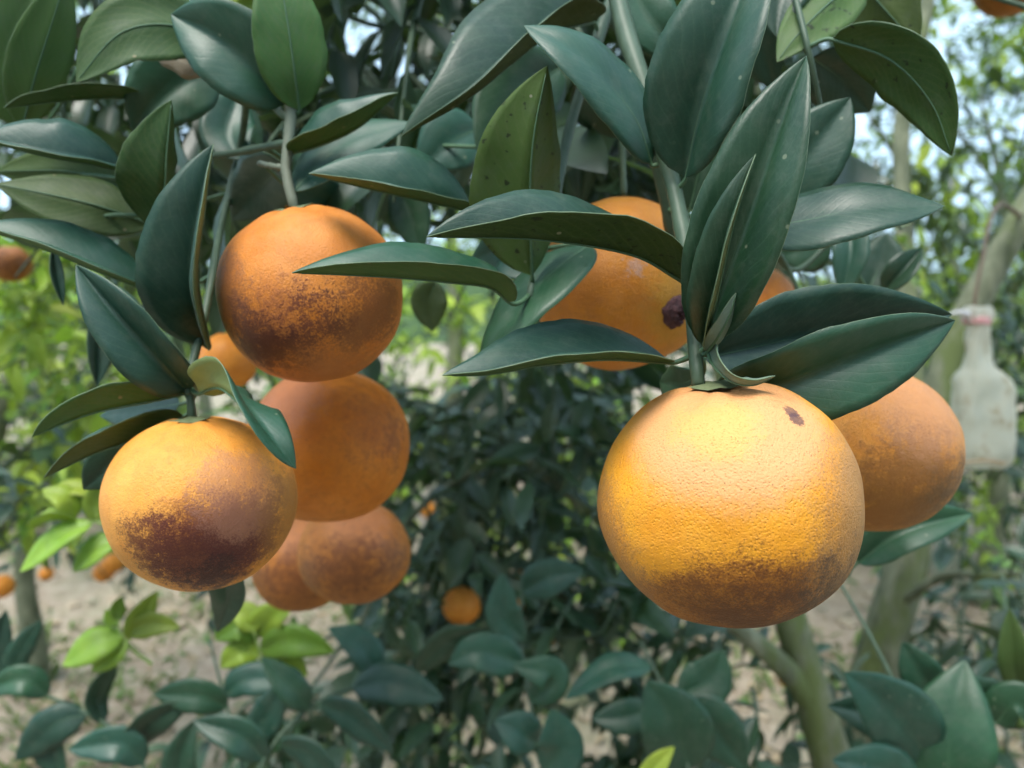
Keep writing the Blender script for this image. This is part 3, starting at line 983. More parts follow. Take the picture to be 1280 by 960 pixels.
mat_l1 = orange_material('orange_peel_rusty', (0.58, 0.18, 0.020), (0.70, 0.26, 0.05), [
    (dpx(-0.35, 0.42), 0.97, 0.80, (0.30, 0.09, 0.03), 0.75, 0.42),
    (dpx(-0.55, 0.52), 0.98, 0.86, MAROON, 0.85, 0.42),
    (dpx(0.02, 0.28), 0.985, 0.93, MAROON, 0.75, 0.26),
    (dpx(0.55, 0.20), 0.97, 0.86, (0.13, 0.045, 0.02), 0.7, 0.46),
    (dpx(-0.93, 0.05), 0.97, 0.80, (0.20, 0.08, 0.05), 0.65, 0.4),
    (dpx(0.2, 0.85), 0.95, 0.78, (0.30, 0.11, 0.03), 0.55, 0.45),
], 0.42, 0.8, 0.35)
STAIN_AT[:] = (254, 625, 0.315)
mat_l2 = orange_material('orange_peel_scorched', (0.76, 0.30, 0.045), (0.84, 0.38, 0.07), [
    (dpx(0.05, 0.55), 0.90, 0.72, (0.26, 0.075, 0.03), 0.75, 0.36),
    (dpx(0.06, 0.60), 0.92, 0.77, (0.12, 0.030, 0.022), 0.88, 0.34),
    (dpx(-0.40, 0.52), 0.975, 0.88, (0.12, 0.032, 0.022), 0.8, 0.34),
    (dpx(0.36, 0.36), 0.97, 0.84, (0.10, 0.024, 0.022), 0.85, 0.34),
    (dpx(0.35, -0.05), 0.97, 0.84, (0.42, 0.19, 0.11), 0.6, 0.34),
    (dpx(0.9, 0.2), 0.96, 0.80, (0.34, 0.14, 0.04), 0.6, 0.5),
    (dpx(0.05, 0.80), 0.985, 0.93, (0.045, 0.018, 0.018), 0.8, 0.3),
], 0.40, 0.8, 0.22)
STAIN_AT[:] = (412, 556, 0.415)
mat_l3 = orange_material('orange_peel_plain', (0.60, 0.175, 0.010), (0.70, 0.235, 0.022), [
    (dpx(0.55, -0.25), 0.98, 0.86, (0.36, 0.11, 0.03), 0.4, 0.4),
    (dpx(0.75, -0.05), 0.995, 0.96, (0.16, 0.05, 0.025), 0.4, 0.35),
    (dpx(-0.6, -0.55), 0.96, 0.75, (0.58, 0.24, 0.14), 0.6, 0.3),
], 0.42, 0.9, 0.5, blush=(0.42, 0.13, 0.02), russet=0.6, pore_dark=0.35)
STAIN_AT[:] = (443, 690, 0.55)
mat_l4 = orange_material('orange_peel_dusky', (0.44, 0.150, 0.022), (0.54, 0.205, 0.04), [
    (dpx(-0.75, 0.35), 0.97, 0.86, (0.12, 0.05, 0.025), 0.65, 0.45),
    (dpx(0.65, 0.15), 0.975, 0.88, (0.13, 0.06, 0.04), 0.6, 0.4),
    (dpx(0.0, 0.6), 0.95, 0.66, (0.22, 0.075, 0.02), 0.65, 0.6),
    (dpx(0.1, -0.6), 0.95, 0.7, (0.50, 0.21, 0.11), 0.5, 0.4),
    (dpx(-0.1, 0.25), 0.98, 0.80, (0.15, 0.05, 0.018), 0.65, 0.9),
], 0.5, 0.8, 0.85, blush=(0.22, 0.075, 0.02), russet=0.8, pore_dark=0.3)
STAIN_AT[:] = (1088, 563, 0.375)
mat_r2 = orange_material('orange_peel_speckled', (0.62, 0.235, 0.030), (0.72, 0.31, 0.05), [
    (dpx(0.45, 0.45), 0.90, 0.62, (0.17, 0.070, 0.016), 0.8, 0.75),
    (dpx(0.7, 0.55), 0.98, 0.90, (0.10, 0.06, 0.025), 0.6, 0.5),
    (dpx(0.2, 0.9), 0.96, 0.80, (0.36, 0.14, 0.03), 0.55, 0.4),
    (dpx(0.55, -0.5), 0.95, 0.72, (0.52, 0.25, 0.13), 0.6, 0.3),
], 0.46, 1.2, 0.4, fleck=0.9, russet=0.6, pore_dark=0.45)
STAIN_AT[:] = (775, 356, 0.385)
mat_m = orange_material('orange_peel_shaded', (0.58, 0.20, 0.018), (0.70, 0.28, 0.03), [
    (dpx(0.70, 0.22), 0.97, 0.80, (0.46, 0.26, 0.03), 0.6, 0.25),
    (dpx(-0.5, -0.3), 0.95, 0.72, (0.44, 0.17, 0.04), 0.5, 0.4),
    (dpx(0.12, -0.18), 0.9965, 0.992, (0.50, 0.32, 0.26), 0.6, 0.05),
], 0.38, 1.0, 0.35, fleck=0.9, russet=0.5, pore_dark=0.35)
STAIN_AT[:] = (640, 700, 1.2)
mat_far = orange_material('orange_peel_far', (0.68, 0.22, 0.02), (0.78, 0.30, 0.04), [], 0.45, 0.3, 0.25)

make_orange(909, 625, 160, 0.262, 'largest bright orange on the right, small purple scar near its top', mat_big, 0.945, (-0.12, -0.06, 1), 96, 144, 1.0, dim=0.05)
make_orange(1086, 562, 106, 0.375, 'speckled orange peeking out behind the right side of the largest orange', mat_r2, 0.98, (0.0, 0.1, 1), seed=2.0)
om = make_orange(775, 356, 108, 0.385, 'shaded orange with a dark brown navel behind the leaves, above the largest orange', mat_m, 1.0, (-0.3, 0.4, 1), seed=3.0)
make_orange(938, 388, 58, 0.62, 'small dark orange deep in shade right of the green twig', mat_l3, 0.97, seed=4.0, calyx=False)
make_orange(390, 368, 113, 0.335, 'round orange with a maroon rust band, hanging topmost of the left cluster', mat_l1, 0.99, (-0.15, -0.05, 1), 72, 108, 5.0)
make_orange(254, 626, 115, 0.315, 'orange with a large dark scorched patch on its lower half, leftmost of the cluster', mat_l2, 0.945, (-0.08, -0.05, 1), 72, 108, 6.0)
make_orange(412, 556, 101, 0.415, 'plain deep orange fruit squeezed below the rust banded one', mat_l3, 0.96, (0, 0.2, 1), seed=7.0)
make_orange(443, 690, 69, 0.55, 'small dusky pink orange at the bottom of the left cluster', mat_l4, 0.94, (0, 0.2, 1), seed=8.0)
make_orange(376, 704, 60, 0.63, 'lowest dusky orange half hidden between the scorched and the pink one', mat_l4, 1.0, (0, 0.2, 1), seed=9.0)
make_orange(284, 452, 36, 0.60, 'small orange hidden behind the green stalk above the scorched orange', mat_far, 1.0, (0, 0.2, 1), seed=10.0, calyx=False)
small = [(535, 637, 11, 2.6, 'tiny out of focus orange right of the dusky pink one, over pale soil'), (577, 757, 24, 1.15, 'blurred orange low among the dark leaves, left of the middle'),
         (636, 758, 18, 1.2, 'blurred yellow orange among the dark leaves in the middle'), (678, 797, 15, 1.3, 'blurred orange sliver low in the middle, above the soil'),
         (663, 712, 13, 1.5, 'blurred small orange between dark leaves left of the largest orange'),
         (142, 704, 13, 2.3, 'small blurred orange behind the scorched one, upper of the pair'), (130, 715, 13, 2.35, 'small blurred orange behind the scorched one, lower of the pair'),
         (58, 717, 9, 2.5, 'tiny blurred orange hanging over the pale bank at the left'), (2, 733, 15, 1.7, 'blurred orange cut by the left edge above the soil'),
         (14, 330, 24, 1.25, 'dark orange at the left edge under the long leaf'), (1262, -22, 42, 0.85, 'dark red orange cut by the top right corner'),
         (428, 10, 15, 1.3, 'dim yellow orange at the top edge left of the middle'), (985, 848, 12, 1.35, 'tiny blurred orange left of the forked trunk')]
for i, (x, y, r, d, lab) in enumerate(small):
    make_orange(x, y, r, d, lab, mat_l4 if y < 400 else mat_far, 0.96, (0, 0, 1), 20, 28, 20.0 + i, 'small oranges on the trees behind', False)  # upper fruit take the darker peel, standing in for their shade

# rough dark navel on the shaded orange
STAIN_AT[:] = (775, 356, 0.385)
def navel(parent, R, d):
    dv = Vector(d).normalized()
    u = dv.orthogonal().normalized(); w = dv.cross(u)
    V, Fc = [], []
    rn, sn = 8, 26
    for i in range(rn + 1):
        q = i / rn
        for k in range(sn):
            a = 2 * math.pi * k / sn
            rr = 0.19 * R * q * (1 + 0.4 * mnoise.noise(Vector((math.cos(a) * 2, math.sin(a) * 2, 1))))
            h = R * (0.975 + 0.11 * (1 - q ** 2) - 0.02 * math.exp(-(q / 0.3) ** 2) + 0.12 * mnoise.noise(Vector((math.cos(a) * q * 5, math.sin(a) * q * 5, 7))) * (1 - 0.8 * q))
            h -= 0.5 * rr * rr / R
            V.append(dv * h + (u * math.cos(a) + w * math.sin(a)) * rr)
    for i in range(rn):
        for k in range(sn):
            a, b = i * sn + k, i * sn + (k + 1) % sn
            Fc.append((a, b, b + sn, a + sn))
    o = mesh_object('navel', V, Fc, M['navel'])
    o.parent = parent
navel(om, 108 * 0.385 / F, patch_dir(dpx(0.60, 0.30)))

# ------------------------------------------------------------------ fruiting branches in front
b_right = make_branch('fruiting_branch', 'thick green branch coming down from the top edge to the largest orange, with big leaves', (760, -160, 0.34),
    [([(745, -160, 0.36), (765, -40, 0.33), (782, 40, 0.315), (800, 95, 0.305), (822, 165, 0.30), (842, 235, 0.295), (856, 305, 0.285), (863, 370, 0.278), (868, 430, 0.268), (873, 482, 0.258)], 0.0047, 0.0023),
     ([(790, 60, 0.312), (806, 130, 0.325), (822, 210, 0.335), (838, 285, 0.345), (852, 345, 0.36), (858, 400, 0.38)], 0.0030, 0.0020)])
A = make_leaf
A(b_right, [(851, 350, .268), (790, 318, .258), (672, 299, .246), (533, 296, .236)], 80, (-66, 50), (-2, 64), mats=('top', 'under_dark'))
A(b_right, [(880, 428, .266), (908, 345, .255), (945, 240, .245), (976, 150, .240), (1008, 70, .238)], 71, (50, 138), (50, 164))
A(b_right, [(882, 432, .262), (898, 360, .246), (919, 272, .236), (945, 192, .232)], 38, (104, 150), (100, 174), mats=('top', 'under_pale'))
A(b_right, [(857, 222, .290), (872, 150, .280), (893, 80, .272), (922, 5, .268), (950, -70, .27)], 76, (62, 168), (58, 165))
A(b_right, [(814, 205, .300), (795, 150, .292), (752, 95, .285), (705, 55, .282), (655, 32, .285)], 52, (-50, 122), (-48, 124))
A(b_right, [(838, 453, .268), (760, 449, .255), (680, 456, .245), (610, 468, .238), (553, 469, .236)], 70, (-42, 80), (-25, 76))
A(b_right, [(893, 487, .283), (968, 482, .272), (1042, 456, .266), (1110, 431, .264), (1194, 400, .266)], 62, (12, 128), (12, 128))
A(b_right, [(880, 448, .280), (960, 430, .286), (1050, 409, .286), (1120, 400, .284), (1190, 393, .282)], 66, (24, 142), (24, 142))
A(b_right, [(884, 436, .264), (893, 458, .254), (915, 477, .246), (942, 481, .243), (969, 470, .243)], 26, (150, 255), (120, 215), mats=('under_grey', 'under_grey'), curl=0.3)
A(b_right, [(884, 440, .262), (898, 420, .254), (911, 395, .250), (920, 366, .249)], 16, (150, 290), mats=('top', 'under_grey'))
A(b_right, [(935, 288, .310), (1010, 275, .296), (1083, 260, .288), (1180, 258, .284)], 54, (50, 224), (54, 228), curl=0.04)
A(b_right, [(968, 250, .34), (1005, 200, .332), (1036, 160, .328), (1063, 122, .325)], 48, (25, 165))
A(b_right, [(862, 262, .330), (880, 190, .322), (900, 130, .32), (918, 70, .318)], 34, (20, 160))
A(b_right, [(852, 60, .335), (825, 40, .33), (800, 5, .33), (785, -40, .33)], 34, (0, 150))
A(b_right, [(875, 470, .285), (850, 480, .30), (825, 478, .32)], 26, (20, 160), mats=('top', 'under'))

b_mid = make_branch('fruiting_branch', 'thin twig with spotted upright leaf and dark arching leaf, left of the thick branch', (790, -150, 0.40),
    [([(800, -150, 0.42), (775, -40, 0.40), (757, 20, 0.385), (735, 85, 0.375), (712, 160, 0.37), (698, 230, 0.36), (684, 300, 0.345), (668, 345, 0.325), (662, 372, 0.315)], 0.0036, 0.0016),
     ([(782, 90, 0.42), (778, 170, 0.42), (780, 245, 0.42)], 0.0022, 0.0016)])
A(b_mid, [(742, 27, .375), (690, 42, .35), (640, 80, .33), (580, 127, .318), (502, 170, .315)], 80, (-12, 72), (-12, 76), mats=('top', 'under_dark'))
A(b_mid, [(665, 345, .318), (662, 255, .300), (667, 170, .288), (684, 82, .282)], 76, (192, 298), (190, 295), mats=('top', 'under_dark'))
A(b_mid, [(738, 306, .332), (700, 332, .322), (650, 383, .315), (597, 458, .312)], 50, (-52, 122), (-50, 126))
A(b_mid, [(636, 377, .300), (612, 359, .290), (566, 353, .278), (500, 347, .268), (425, 343, .262), (365, 341, .262)], 60, (-40, 66), (-32, 64), att=(662, 368, .316))
A(b_mid, [(590, 264, .325), (534, 252, .312), (475, 239, .305), (425, 227, .302), (386, 217, .302)], 64, (-18, 74), (-18, 76), att=(690, 262, .352), reach=0.1)
A(b_mid, [(700, 85, .385), (650, 115, .37), (598, 196, .36)], 52, (10, 150))
A(b_mid, [(662, 346, .33), (632, 315, .345), (588, 325, .36)], 34, (-10, 160), mats=('top', 'under'))
A(b_mid, [(600, 160, .41), (560, 180, .40), (525, 215, .40)], 40, (0, 160))
A(b_mid, [(545, 352, .47), (537, 378, .47), (541, 414, .47)], 24, (20, 150), mats=('under', 'under'), reach=0.12)
A(b_mid, [(498, 232, .42), (512, 268, .42), (526, 318, .42)], 26, (20, 160), reach=0.15)
A(b_mid, [(720, 100, .40), (760, 130, .42), (800, 175, .43)], 40, (0, 160))

b_left = make_branch('fruiting_branch', 'grey green twig with drooping blue green leaves holding the rust banded orange', (372, -150, 0.37),
    [([(392, -170, 0.40), (378, -60, 0.37), (370, 40, 0.352), (365, 110, 0.345), (361, 175, 0.340), (357, 212, 0.337), (363, 240, 0.335), (370, 268, 0.333)], 0.0040, 0.0020),
     ([(357, 210, 0.337), (342, 208, 0.342), (324, 204, 0.348)], 0.0014, 0.0012),
     ([(361, 150, 0.342), (330, 120, 0.35), (270, 70, 0.36), (230, 40, 0.37), (150, -40, 0.38)], 0.0020, 0.0014),
     ([(361, 178, 0.340), (300, 190, 0.36), (240, 205, 0.365), (195, 270, 0.35)], 0.0018, 0.0014)][:2], mat='twig_grey')
for tw_ in (([(310, 102, 0.355), (303, 170, 0.40), (288, 235, 0.40), (275, 290, 0.375), (267, 335, 0.352), (257, 390, 0.338), (245, 440, 0.328), (237, 475, 0.322), (241, 528, 0.317)], 0.0018, 0.0017),
     ([(361, 150, 0.342), (330, 120, 0.35), (270, 70, 0.36), (230, 40, 0.37), (150, -40, 0.38)], 0.0020, 0.0014),
     ([(361, 178, 0.340), (300, 190, 0.36), (240, 205, 0.365), (195, 270, 0.35)], 0.0018, 0.0014)):
    add_twig(b_left, tw_[0], tw_[1], tw_[2], 'twig', tw_[0][0][1])
A(b_left, [(374, 138, .342), (368, 90, .332), (358, 20, .326), (344, -60, .326)], 44, (178, 345), (176, 345), mats=('top', 'under'))
A(b_left, [(377, 132, .352), (389, 75, .352), (384, 5, .352)], 22, (40, 150))
A(b_left, [(360, 128, .345), (320, 88, .335), (268, 46, .330), (214, 18, .332)], 56, (25, 148), (28, 150), mats=('top', 'under'))
A(b_left, [(278, 58, .352), (215, 32, .340), (150, 42, .332), (95, 103, .330)], 46, (160, 330), (150, 320), mats=('top', 'under'))
A(b_left, [(330, 40, .45), (298, 12, .45), (255, -35, .45)], 30, (0, 170), mats=('young', 'young'), reach=0.12)
A(b_left, [(22, 158, .40), (12, 80, .39), (42, -25, .39)], 46, (10, 165), mats=('under', 'under'), reach=0.3)
A(b_left, [(28, 160, .37), (45, 92, .36), (70, 12, .355), (84, -40, .355)], 34, (180, 340), mats=('top', 'under'), reach=0.3)
A(b_left, [(175, 122, .375), (120, 123, .36), (60, 128, .352), (5, 135, .35)], 44, (-58, 62), (-62, 62), reach=0.15)
A(b_left, [(272, 82, .385), (230, 100, .378), (195, 128, .374), (166, 165, .374)], 50, (10, 150))
A(b_left, [(268, 78, .37), (232, 72, .36), (190, 54, .36)], 22, (20, 150), mats=('dead', 'dead'), curl=0.4, wav=0.3)
A(b_left, [(156, 214, .350), (110, 204, .335), (60, 196, .325), (0, 181, .32), (-36, 172, .32)], 54, (-22, 80), (-20, 80), reach=0.12)
A(b_left, [(193, 285, .340), (205, 240, .328), (208, 190, .322), (214, 125, .32)], 54, (188, 275), (184, 280), mats=('top', 'under'))
A(b_left, [(262, 434, .335), (248, 352, .316), (256, 260, .308), (267, 180, .306)], 70, (100, 176), (100, 172), mats=('top', 'under_pale'))
A(b_left, [(194, 366, .345), (130, 342, .330), (60, 313, .322), (0, 293, .32), (-36, 284, .32)], 56, (-32, 80), (-28, 80), att=(262, 345, .35), reach=0.12)
A(b_left, [(164, 240, .375), (90, 215, .37), (-5, 214, .37)], 32, (190, 340), mats=('top', 'under'), reach=0.14)
A(b_left, [(188, 280, .362), (110, 254, .352), (-5, 230, .348)], 38, (170, 322), mats=('top', 'under'))
A(b_left, [(160, 245, .40), (110, 222, .39), (66, 232, .39)], 26, (180, 330), mats=('top', 'under'), reach=0.2)
A(b_left, [(363, 192, .341), (402, 181, .335), (450, 158, .332), (498, 116, .333)], 48, (118, 206), (122, 206))
A(b_left, [(366, 240, .338), (400, 205, .345), (442, 172, .352), (514, 153, .36)], 40, (55, 232), (50, 226))
A(b_left, [(355, 205, .36), (325, 235, .385), (290, 275, .40)], 40, (0, 160))
A(b_left, [(362, 235, .36), (400, 250, .40), (445, 262, .43)], 34, (0, 160))
A(b_left, [(300, 200, .40), (285, 160, .41), (300, 110, .42)], 34, (20, 160))
A(b_left, [(66, 312, .36), (70, 345, .36), (79, 382, .36)], 10, (60, 150), reach=0.3)

b_low = make_branch('leafy_side_shoot', 'small leafy shoot fanning left over the scorched orange', (237, 478, 0.322),
    [([(238, 470, 0.322), (236, 486, 0.320), (234, 494, 0.319)], 0.0021, 0.0016)])
A(b_low, [(233, 487, .320), (200, 452, .306), (150, 396, .298), (95, 331, .296)], 46, (62, 152), (60, 150))
A(b_low, [(234, 491, .321), (187, 502, .312), (125, 514, .304), (78, 530, .300), (40, 546, .300)], 40, (-62, 38), (-70, 36), mats=('top', 'under'))
A(b_low, [(230, 520, .330), (170, 549, .318), (115, 568, .312), (55, 597, .310)], 42, (-50, 40), (-40, 60), mats=('top', 'under'))
A(b_low, [(185, 560, .36), (140, 580, .35), (104, 612, .35)], 28, (20, 165))
A(b_low, [(225, 505, .36), (180, 512, .37), (125, 520, .38)], 24, (-20, 150))
A(b_low, [(130, 385, .40), (123, 430, .39), (121, 484, .385)], 22, (60, 150), att=(232, 470, .33), reach=0.15)
A(b_low, [(250, 492, .310), (276, 486, .292), (312, 518, .278), (345, 556, .274), (370, 586, .276)], 46, (185, 300), (55, 165), mats=('top', 'under_pale'), curl=0.2, att=(238, 486, .32))
A(b_low, [(268, 690, .37), (285, 745, .40), (272, 790, .42)], 22, (20, 150), att=(262, 700, .38))

b_dark = make_branch('leafy_branch', 'dark backlit leafy twig at the top right with a speckled drooping leaf', (980, -120, 0.34),
    [([(960, -140, 0.36), (985, -40, 0.345), (1000, 20, 0.335), (1010, 60, 0.33), (1022, 115, 0.335), (1028, 150, 0.34)], 0.0017, 0.0010),
     ([(985, -40, 0.345), (1050, -60, 0.35), (1110, -80, 0.36)], 0.0020, 0.0013)])
A(b_dark, [(1040, 49, .325), (1112, 74, .312), (1164, 128, .305), (1190, 195, .303)], 46, (148, 318), (150, 322), mats=('top', 'under_dark'))
A(b_dark, [(1080, -30, .345), (1032, 8, .338), (995, 46, .335), (971, 78, .335)], 38, (170, 330), mats=('top', 'under_dark'))
A(b_dark, [(990, -45, .35), (976, 0, .345), (970, 46, .343)], 34, (20, 160))
A(b_dark, [(1062, -40, .37), (1100, 5, .365), (1148, 58, .362)], 42, (190, 340), mats=('top', 'under_dark'))
A(b_dark, [(1015, 72, .36), (1050, 98, .365), (1088, 140, .37)], 40, (10, 160))
A(b_dark, [(930, -40, .36), (945, 40, .37), (968, 112, .38)], 38, (10, 160))

b_hid = make_branch('leafy_branch', 'shaded twig with small hanging leaves above the big paired leaves on the right', (1000, 230, 0.40),
    [([(940, 210, 0.38), (958, 290, 0.40), (992, 338, 0.42), (1040, 300, 0.43), (1075, 270, 0.44)], 0.0018, 0.0013), ([(965, 305, 0.405), (985, 335, 0.41), (1000, 370, 0.41)], 0.0014, 0.0011)])
A(b_hid, [(1060, 270, .43), (1063, 315, .42), (1052, 372, .42)], 24, (30, 150))
A(b_hid, [(1085, 365, .45), (1100, 330, .45), (1108, 292, .45)], 32, (10, 170))
A(b_hid, [(1105, 365, .44), (1128, 340, .435), (1153, 310, .435)], 22, (60, 150))
A(b_hid, [(1040, 300, .45), (1010, 310, .46), (975, 320, .47)], 32, (0, 160))
A(b_hid, [(1072, 704, .46), (1130, 664, .45), (1216, 641, .45)], 30, (40, 150), reach=0.01, att=(1060, 720, .47))

# ------------------------------------------------------------------ leaves of the low shoots in the lower part of the picture
b_br = make_branch('leafy_shoot', 'broad blue green leaves on a green shoot in the bottom right corner', (1182, 1010, 0.54),
    [([(1188, 1020, 0.54), (1160, 945, 0.545), (1122, 862, 0.56), (1085, 790, 0.58), (1050, 728, 0.60)], 0.0022, 0.0012),
     ([(1180, 1010, 0.54), (1198, 960, 0.55), (1240, 905, 0.57), (1290, 858, 0.60)], 0.0022, 0.0014)])
A(b_br, [(1160, 948, .545), (1130, 905, .53), (1092, 868, .52), (1055, 840, .52)], 46, (6, 168), curl=0.04)
A(b_br, [(1150, 930, .56), (1105, 900, .56), (1070, 888, .56), (1034, 882, .56)], 30, (20, 160))
A(b_br, [(1185, 1000, .54), (1186, 940, .535), (1195, 880, .54), (1206, 825, .55)], 50, (4, 172), curl=0.04)
A(b_br, [(1172, 872, .57), (1150, 840, .565), (1128, 802, .565)], 26, (15, 165))
A(b_br, [(1150, 985, .53), (1095, 962, .52), (1040, 950, .52)], 34, (10, 160))
A(b_br, [(1245, 905, .57), (1270, 880, .56), (1310, 905, .56)], 28, (10, 160))
A(b_br, [(1275, 868, .59), (1268, 820, .58), (1262, 760, .58)], 20, (30, 150), mats=('back_mid', 'under'))
A(b_br, [(1262, 885, .58), (1225, 870, .575), (1180, 850, .575)], 26, (20, 160))

b_bc = make_branch('leafy_shoot', 'dark blunt leaves on a low shoot below the largest orange', (860, 1010, 0.66),
    [([(872, 1020, 0.66), (858, 950, 0.67), (838, 880, 0.70), (815, 830, 0.72), (800, 800, 0.73)], 0.0020, 0.0012),
     ([(690, 1010, 0.70), (672, 930, 0.72), (660, 860, 0.75), (650, 790, 0.78), (655, 720, 0.80)], 0.0020, 0.0012)])
A(b_bc, [(815, 888, .71), (782, 896, .70), (740, 899, .70)], 22, (10, 165))
A(b_bc, [(815, 832, .72), (762, 836, .71), (706, 874, .71)], 22, (-30, 130), mats=('top', 'under'))
A(b_bc, [(862, 962, .67), (842, 905, .66), (808, 850, .66)], 46, (10, 165))
A(b_bc, [(850, 930, .68), (880, 900, .68), (935, 965, .68)], 34, (10, 160))
A(b_bc, [(800, 980, .60), (818, 958, .60), (843, 933, .60)], 14, (20, 150), mats=('young', 'young'), rib_mat='young_rib', reach=0.01)
A(b_bc, [(848, 870, .69), (885, 850, .69), (905, 812, .69)], 30, (10, 165))
A(b_bc, [(665, 880, .74), (690, 845, .73), (640, 832, .73)], 22, (10, 165))
A(b_bc, [(672, 930, .72), (650, 915, .71), (618, 900, .71)], 26, (10, 160))
A(b_bc, [(680, 965, .71), (700, 935, .70), (690, 885, .70)], 30, (10, 165))
A(b_bc, [(655, 800, .77), (630, 770, .76), (628, 715, .76)], 22, (10, 165))
A(b_bc, [(652, 740, .79), (690, 720, .78), (730, 715, .78)], 24, (10, 160))
A(b_bc, [(655, 830, .76), (600, 815, .75), (560, 830, .75)], 26, (10, 160))

b_bl = make_branch('leafy_shoot', 'blue green leaves of a low shoot at the bottom left', (300, 1020, 0.66),
    [([(310, 1030, 0.66), (330, 950, 0.67), (380, 890, 0.69), (440, 860, 0.72), (520, 840, 0.76)], 0.0022, 0.0012),
     ([(200, 1030, 0.68), (180, 960, 0.70), (140, 910, 0.72), (60, 870, 0.76), (0, 850, 0.8)], 0.0022, 0.0012),
     ([(310, 1030, 0.66), (300, 940, 0.68), (280, 870, 0.72), (262, 800, 0.76)], 0.0018, 0.0012)])
for k, (b0, m0, t0, W_) in enumerate([((385, 888, .69), (365, 860, .68), (335, 830, .68), 34), ((400, 880, .69), (440, 895, .68), (480, 930, .68), 32), ((440, 860, .72), (490, 855, .71), (540, 870, .71), 32),
        ((330, 950, .67), (300, 920, .66), (255, 905, .66), 32), ((350, 930, .68), (390, 945, .67), (420, 985, .67), 34), ((300, 930, .68), (330, 900, .68), (350, 860, .68), 28),
        ((180, 955, .70), (150, 930, .69), (100, 935, .69), 30), ((160, 935, .71), (190, 900, .70), (230, 880, .70), 30), ((110, 893, .74), (70, 905, .73), (30, 940, .73), 28), ((60, 870, .76), (30, 850, .75), (-10, 860, .75), 26),
        ((80, 880, .75), (60, 920, .74), (75, 965, .74), 26), ((285, 885, .71), (250, 870, .70), (205, 868, .70), 28), ((470, 852, .74), (455, 810, .74), (420, 790, .74), 26), ((520, 840, .76), (560, 800, .76), (600, 790, .76), 24),
        ((280, 870, .72), (310, 850, .72), (355, 852, .72), 26), ((230, 1000, .69), (225, 950, .69), (240, 910, .69), 26), ((130, 905, .73), (120, 870, .73), (140, 835, .73), 22), ((20, 855, .79), (22, 820, .79), (45, 785, .79), 15),
        ((10, 852, .79), (-5, 820, .79), (5, 775, .79), 18)]):
    A(b_bl, [b0, m0, tuple(m0[i] + (t0[i] - m0[i]) * 1.3 for i in range(3))], min(W_, 0.20 * (math.dist(b0[:2], m0[:2]) + 1.45 * math.dist(m0[:2], t0[:2]))), ((4 + 9 * (k % 4)) - (40 if k % 3 == 1 else 0), 160 + 7 * (k % 3) - (40 if k % 3 == 1 else 0)), n=12, nu=4, mats=('top', 'under'), wav=0.12, curl=0.02 + 0.06 * (k % 3))

def young_shoot(label, base, path, leaves):
    b = make_branch('young_shoot', label, base, [(path, 0.0017, 0.0009)], 'fresh yellow green shoots', 'young_rib')
    for pts, W_, ang in leaves:
        A(b, pts, W_ * 1.25, ang, mats=('young', 'young'), rib_mat='young_rib', n=10, nu=3, reach=0.06)
young_shoot('fresh lime green shoot directly left of the scorched orange', (175, 690, 0.66), [(178, 690, .66), (150, 668, .65), (120, 652, .64), (96, 655, .64), (86, 640, .645)],
    [([(118, 653, .64), (75, 672, .63), (25, 715, .63)], 16, (-30, 118)), ([(98, 655, .64), (68, 650, .635), (32, 659, .635)], 18, (-40, 60)), ([(92, 650, .64), (82, 622, .635), (52, 612, .635)], 14, (-20, 140)),
     ([(132, 620, .65), (92, 610, .645), (54, 622, .645)], 12, (-30, 120)), ([(122, 652, .64), (120, 625, .64), (134, 595, .64)], 13, (10, 150)), ([(150, 668, .65), (118, 688, .64), (91, 715, .64)], 15, (-20, 130))])
young_shoot('fresh lime green shoot on the pale soil below the scorched orange', (150, 850, 0.70), [(190, 830, .72), (165, 812, .71), (150, 795, .70), (148, 775, .70)],
    [([(155, 795, .70), (120, 805, .69), (78, 832, .69)], 18, (-20, 140)), ([(160, 800, .70), (140, 815, .695), (115, 840, .695)], 14, (0, 150)), ([(160, 800, .70), (175, 770, .70), (197, 738, .70)], 13, (10, 140)),
     ([(158, 792, .70), (190, 780, .70), (226, 784, .70)], 13, (20, 150)), ([(149, 780, .70), (138, 770, .70), (132, 762, .70)], 9, (10, 150)), ([(149, 775, .70), (147, 760, .70), (152, 745, .70)], 8, (10, 150))])
young_shoot('bright green shoot under the lowest dusky orange', (330, 850, 0.78), [(335, 860, .78), (325, 820, .77), (318, 790, .76)],
    [([(322, 800, .77), (300, 780, .76), (268, 800, .76)], 18, (10, 150)), ([(320, 795, .77), (340, 770, .76), (365, 762, .76)], 18, (10, 150)), ([(325, 815, .77), (365, 800, .76), (420, 815, .76)], 17, (10, 150)),
     ([(325, 820, .77), (300, 815, .76), (275, 835, .76)], 14, (10, 150)), ([(318, 790, .76), (308, 770, .76), (285, 765, .76)], 14, (10, 150)), ([(328, 830, .78), (355, 825, .77), (385, 845, .77)], 16, (10, 150))])

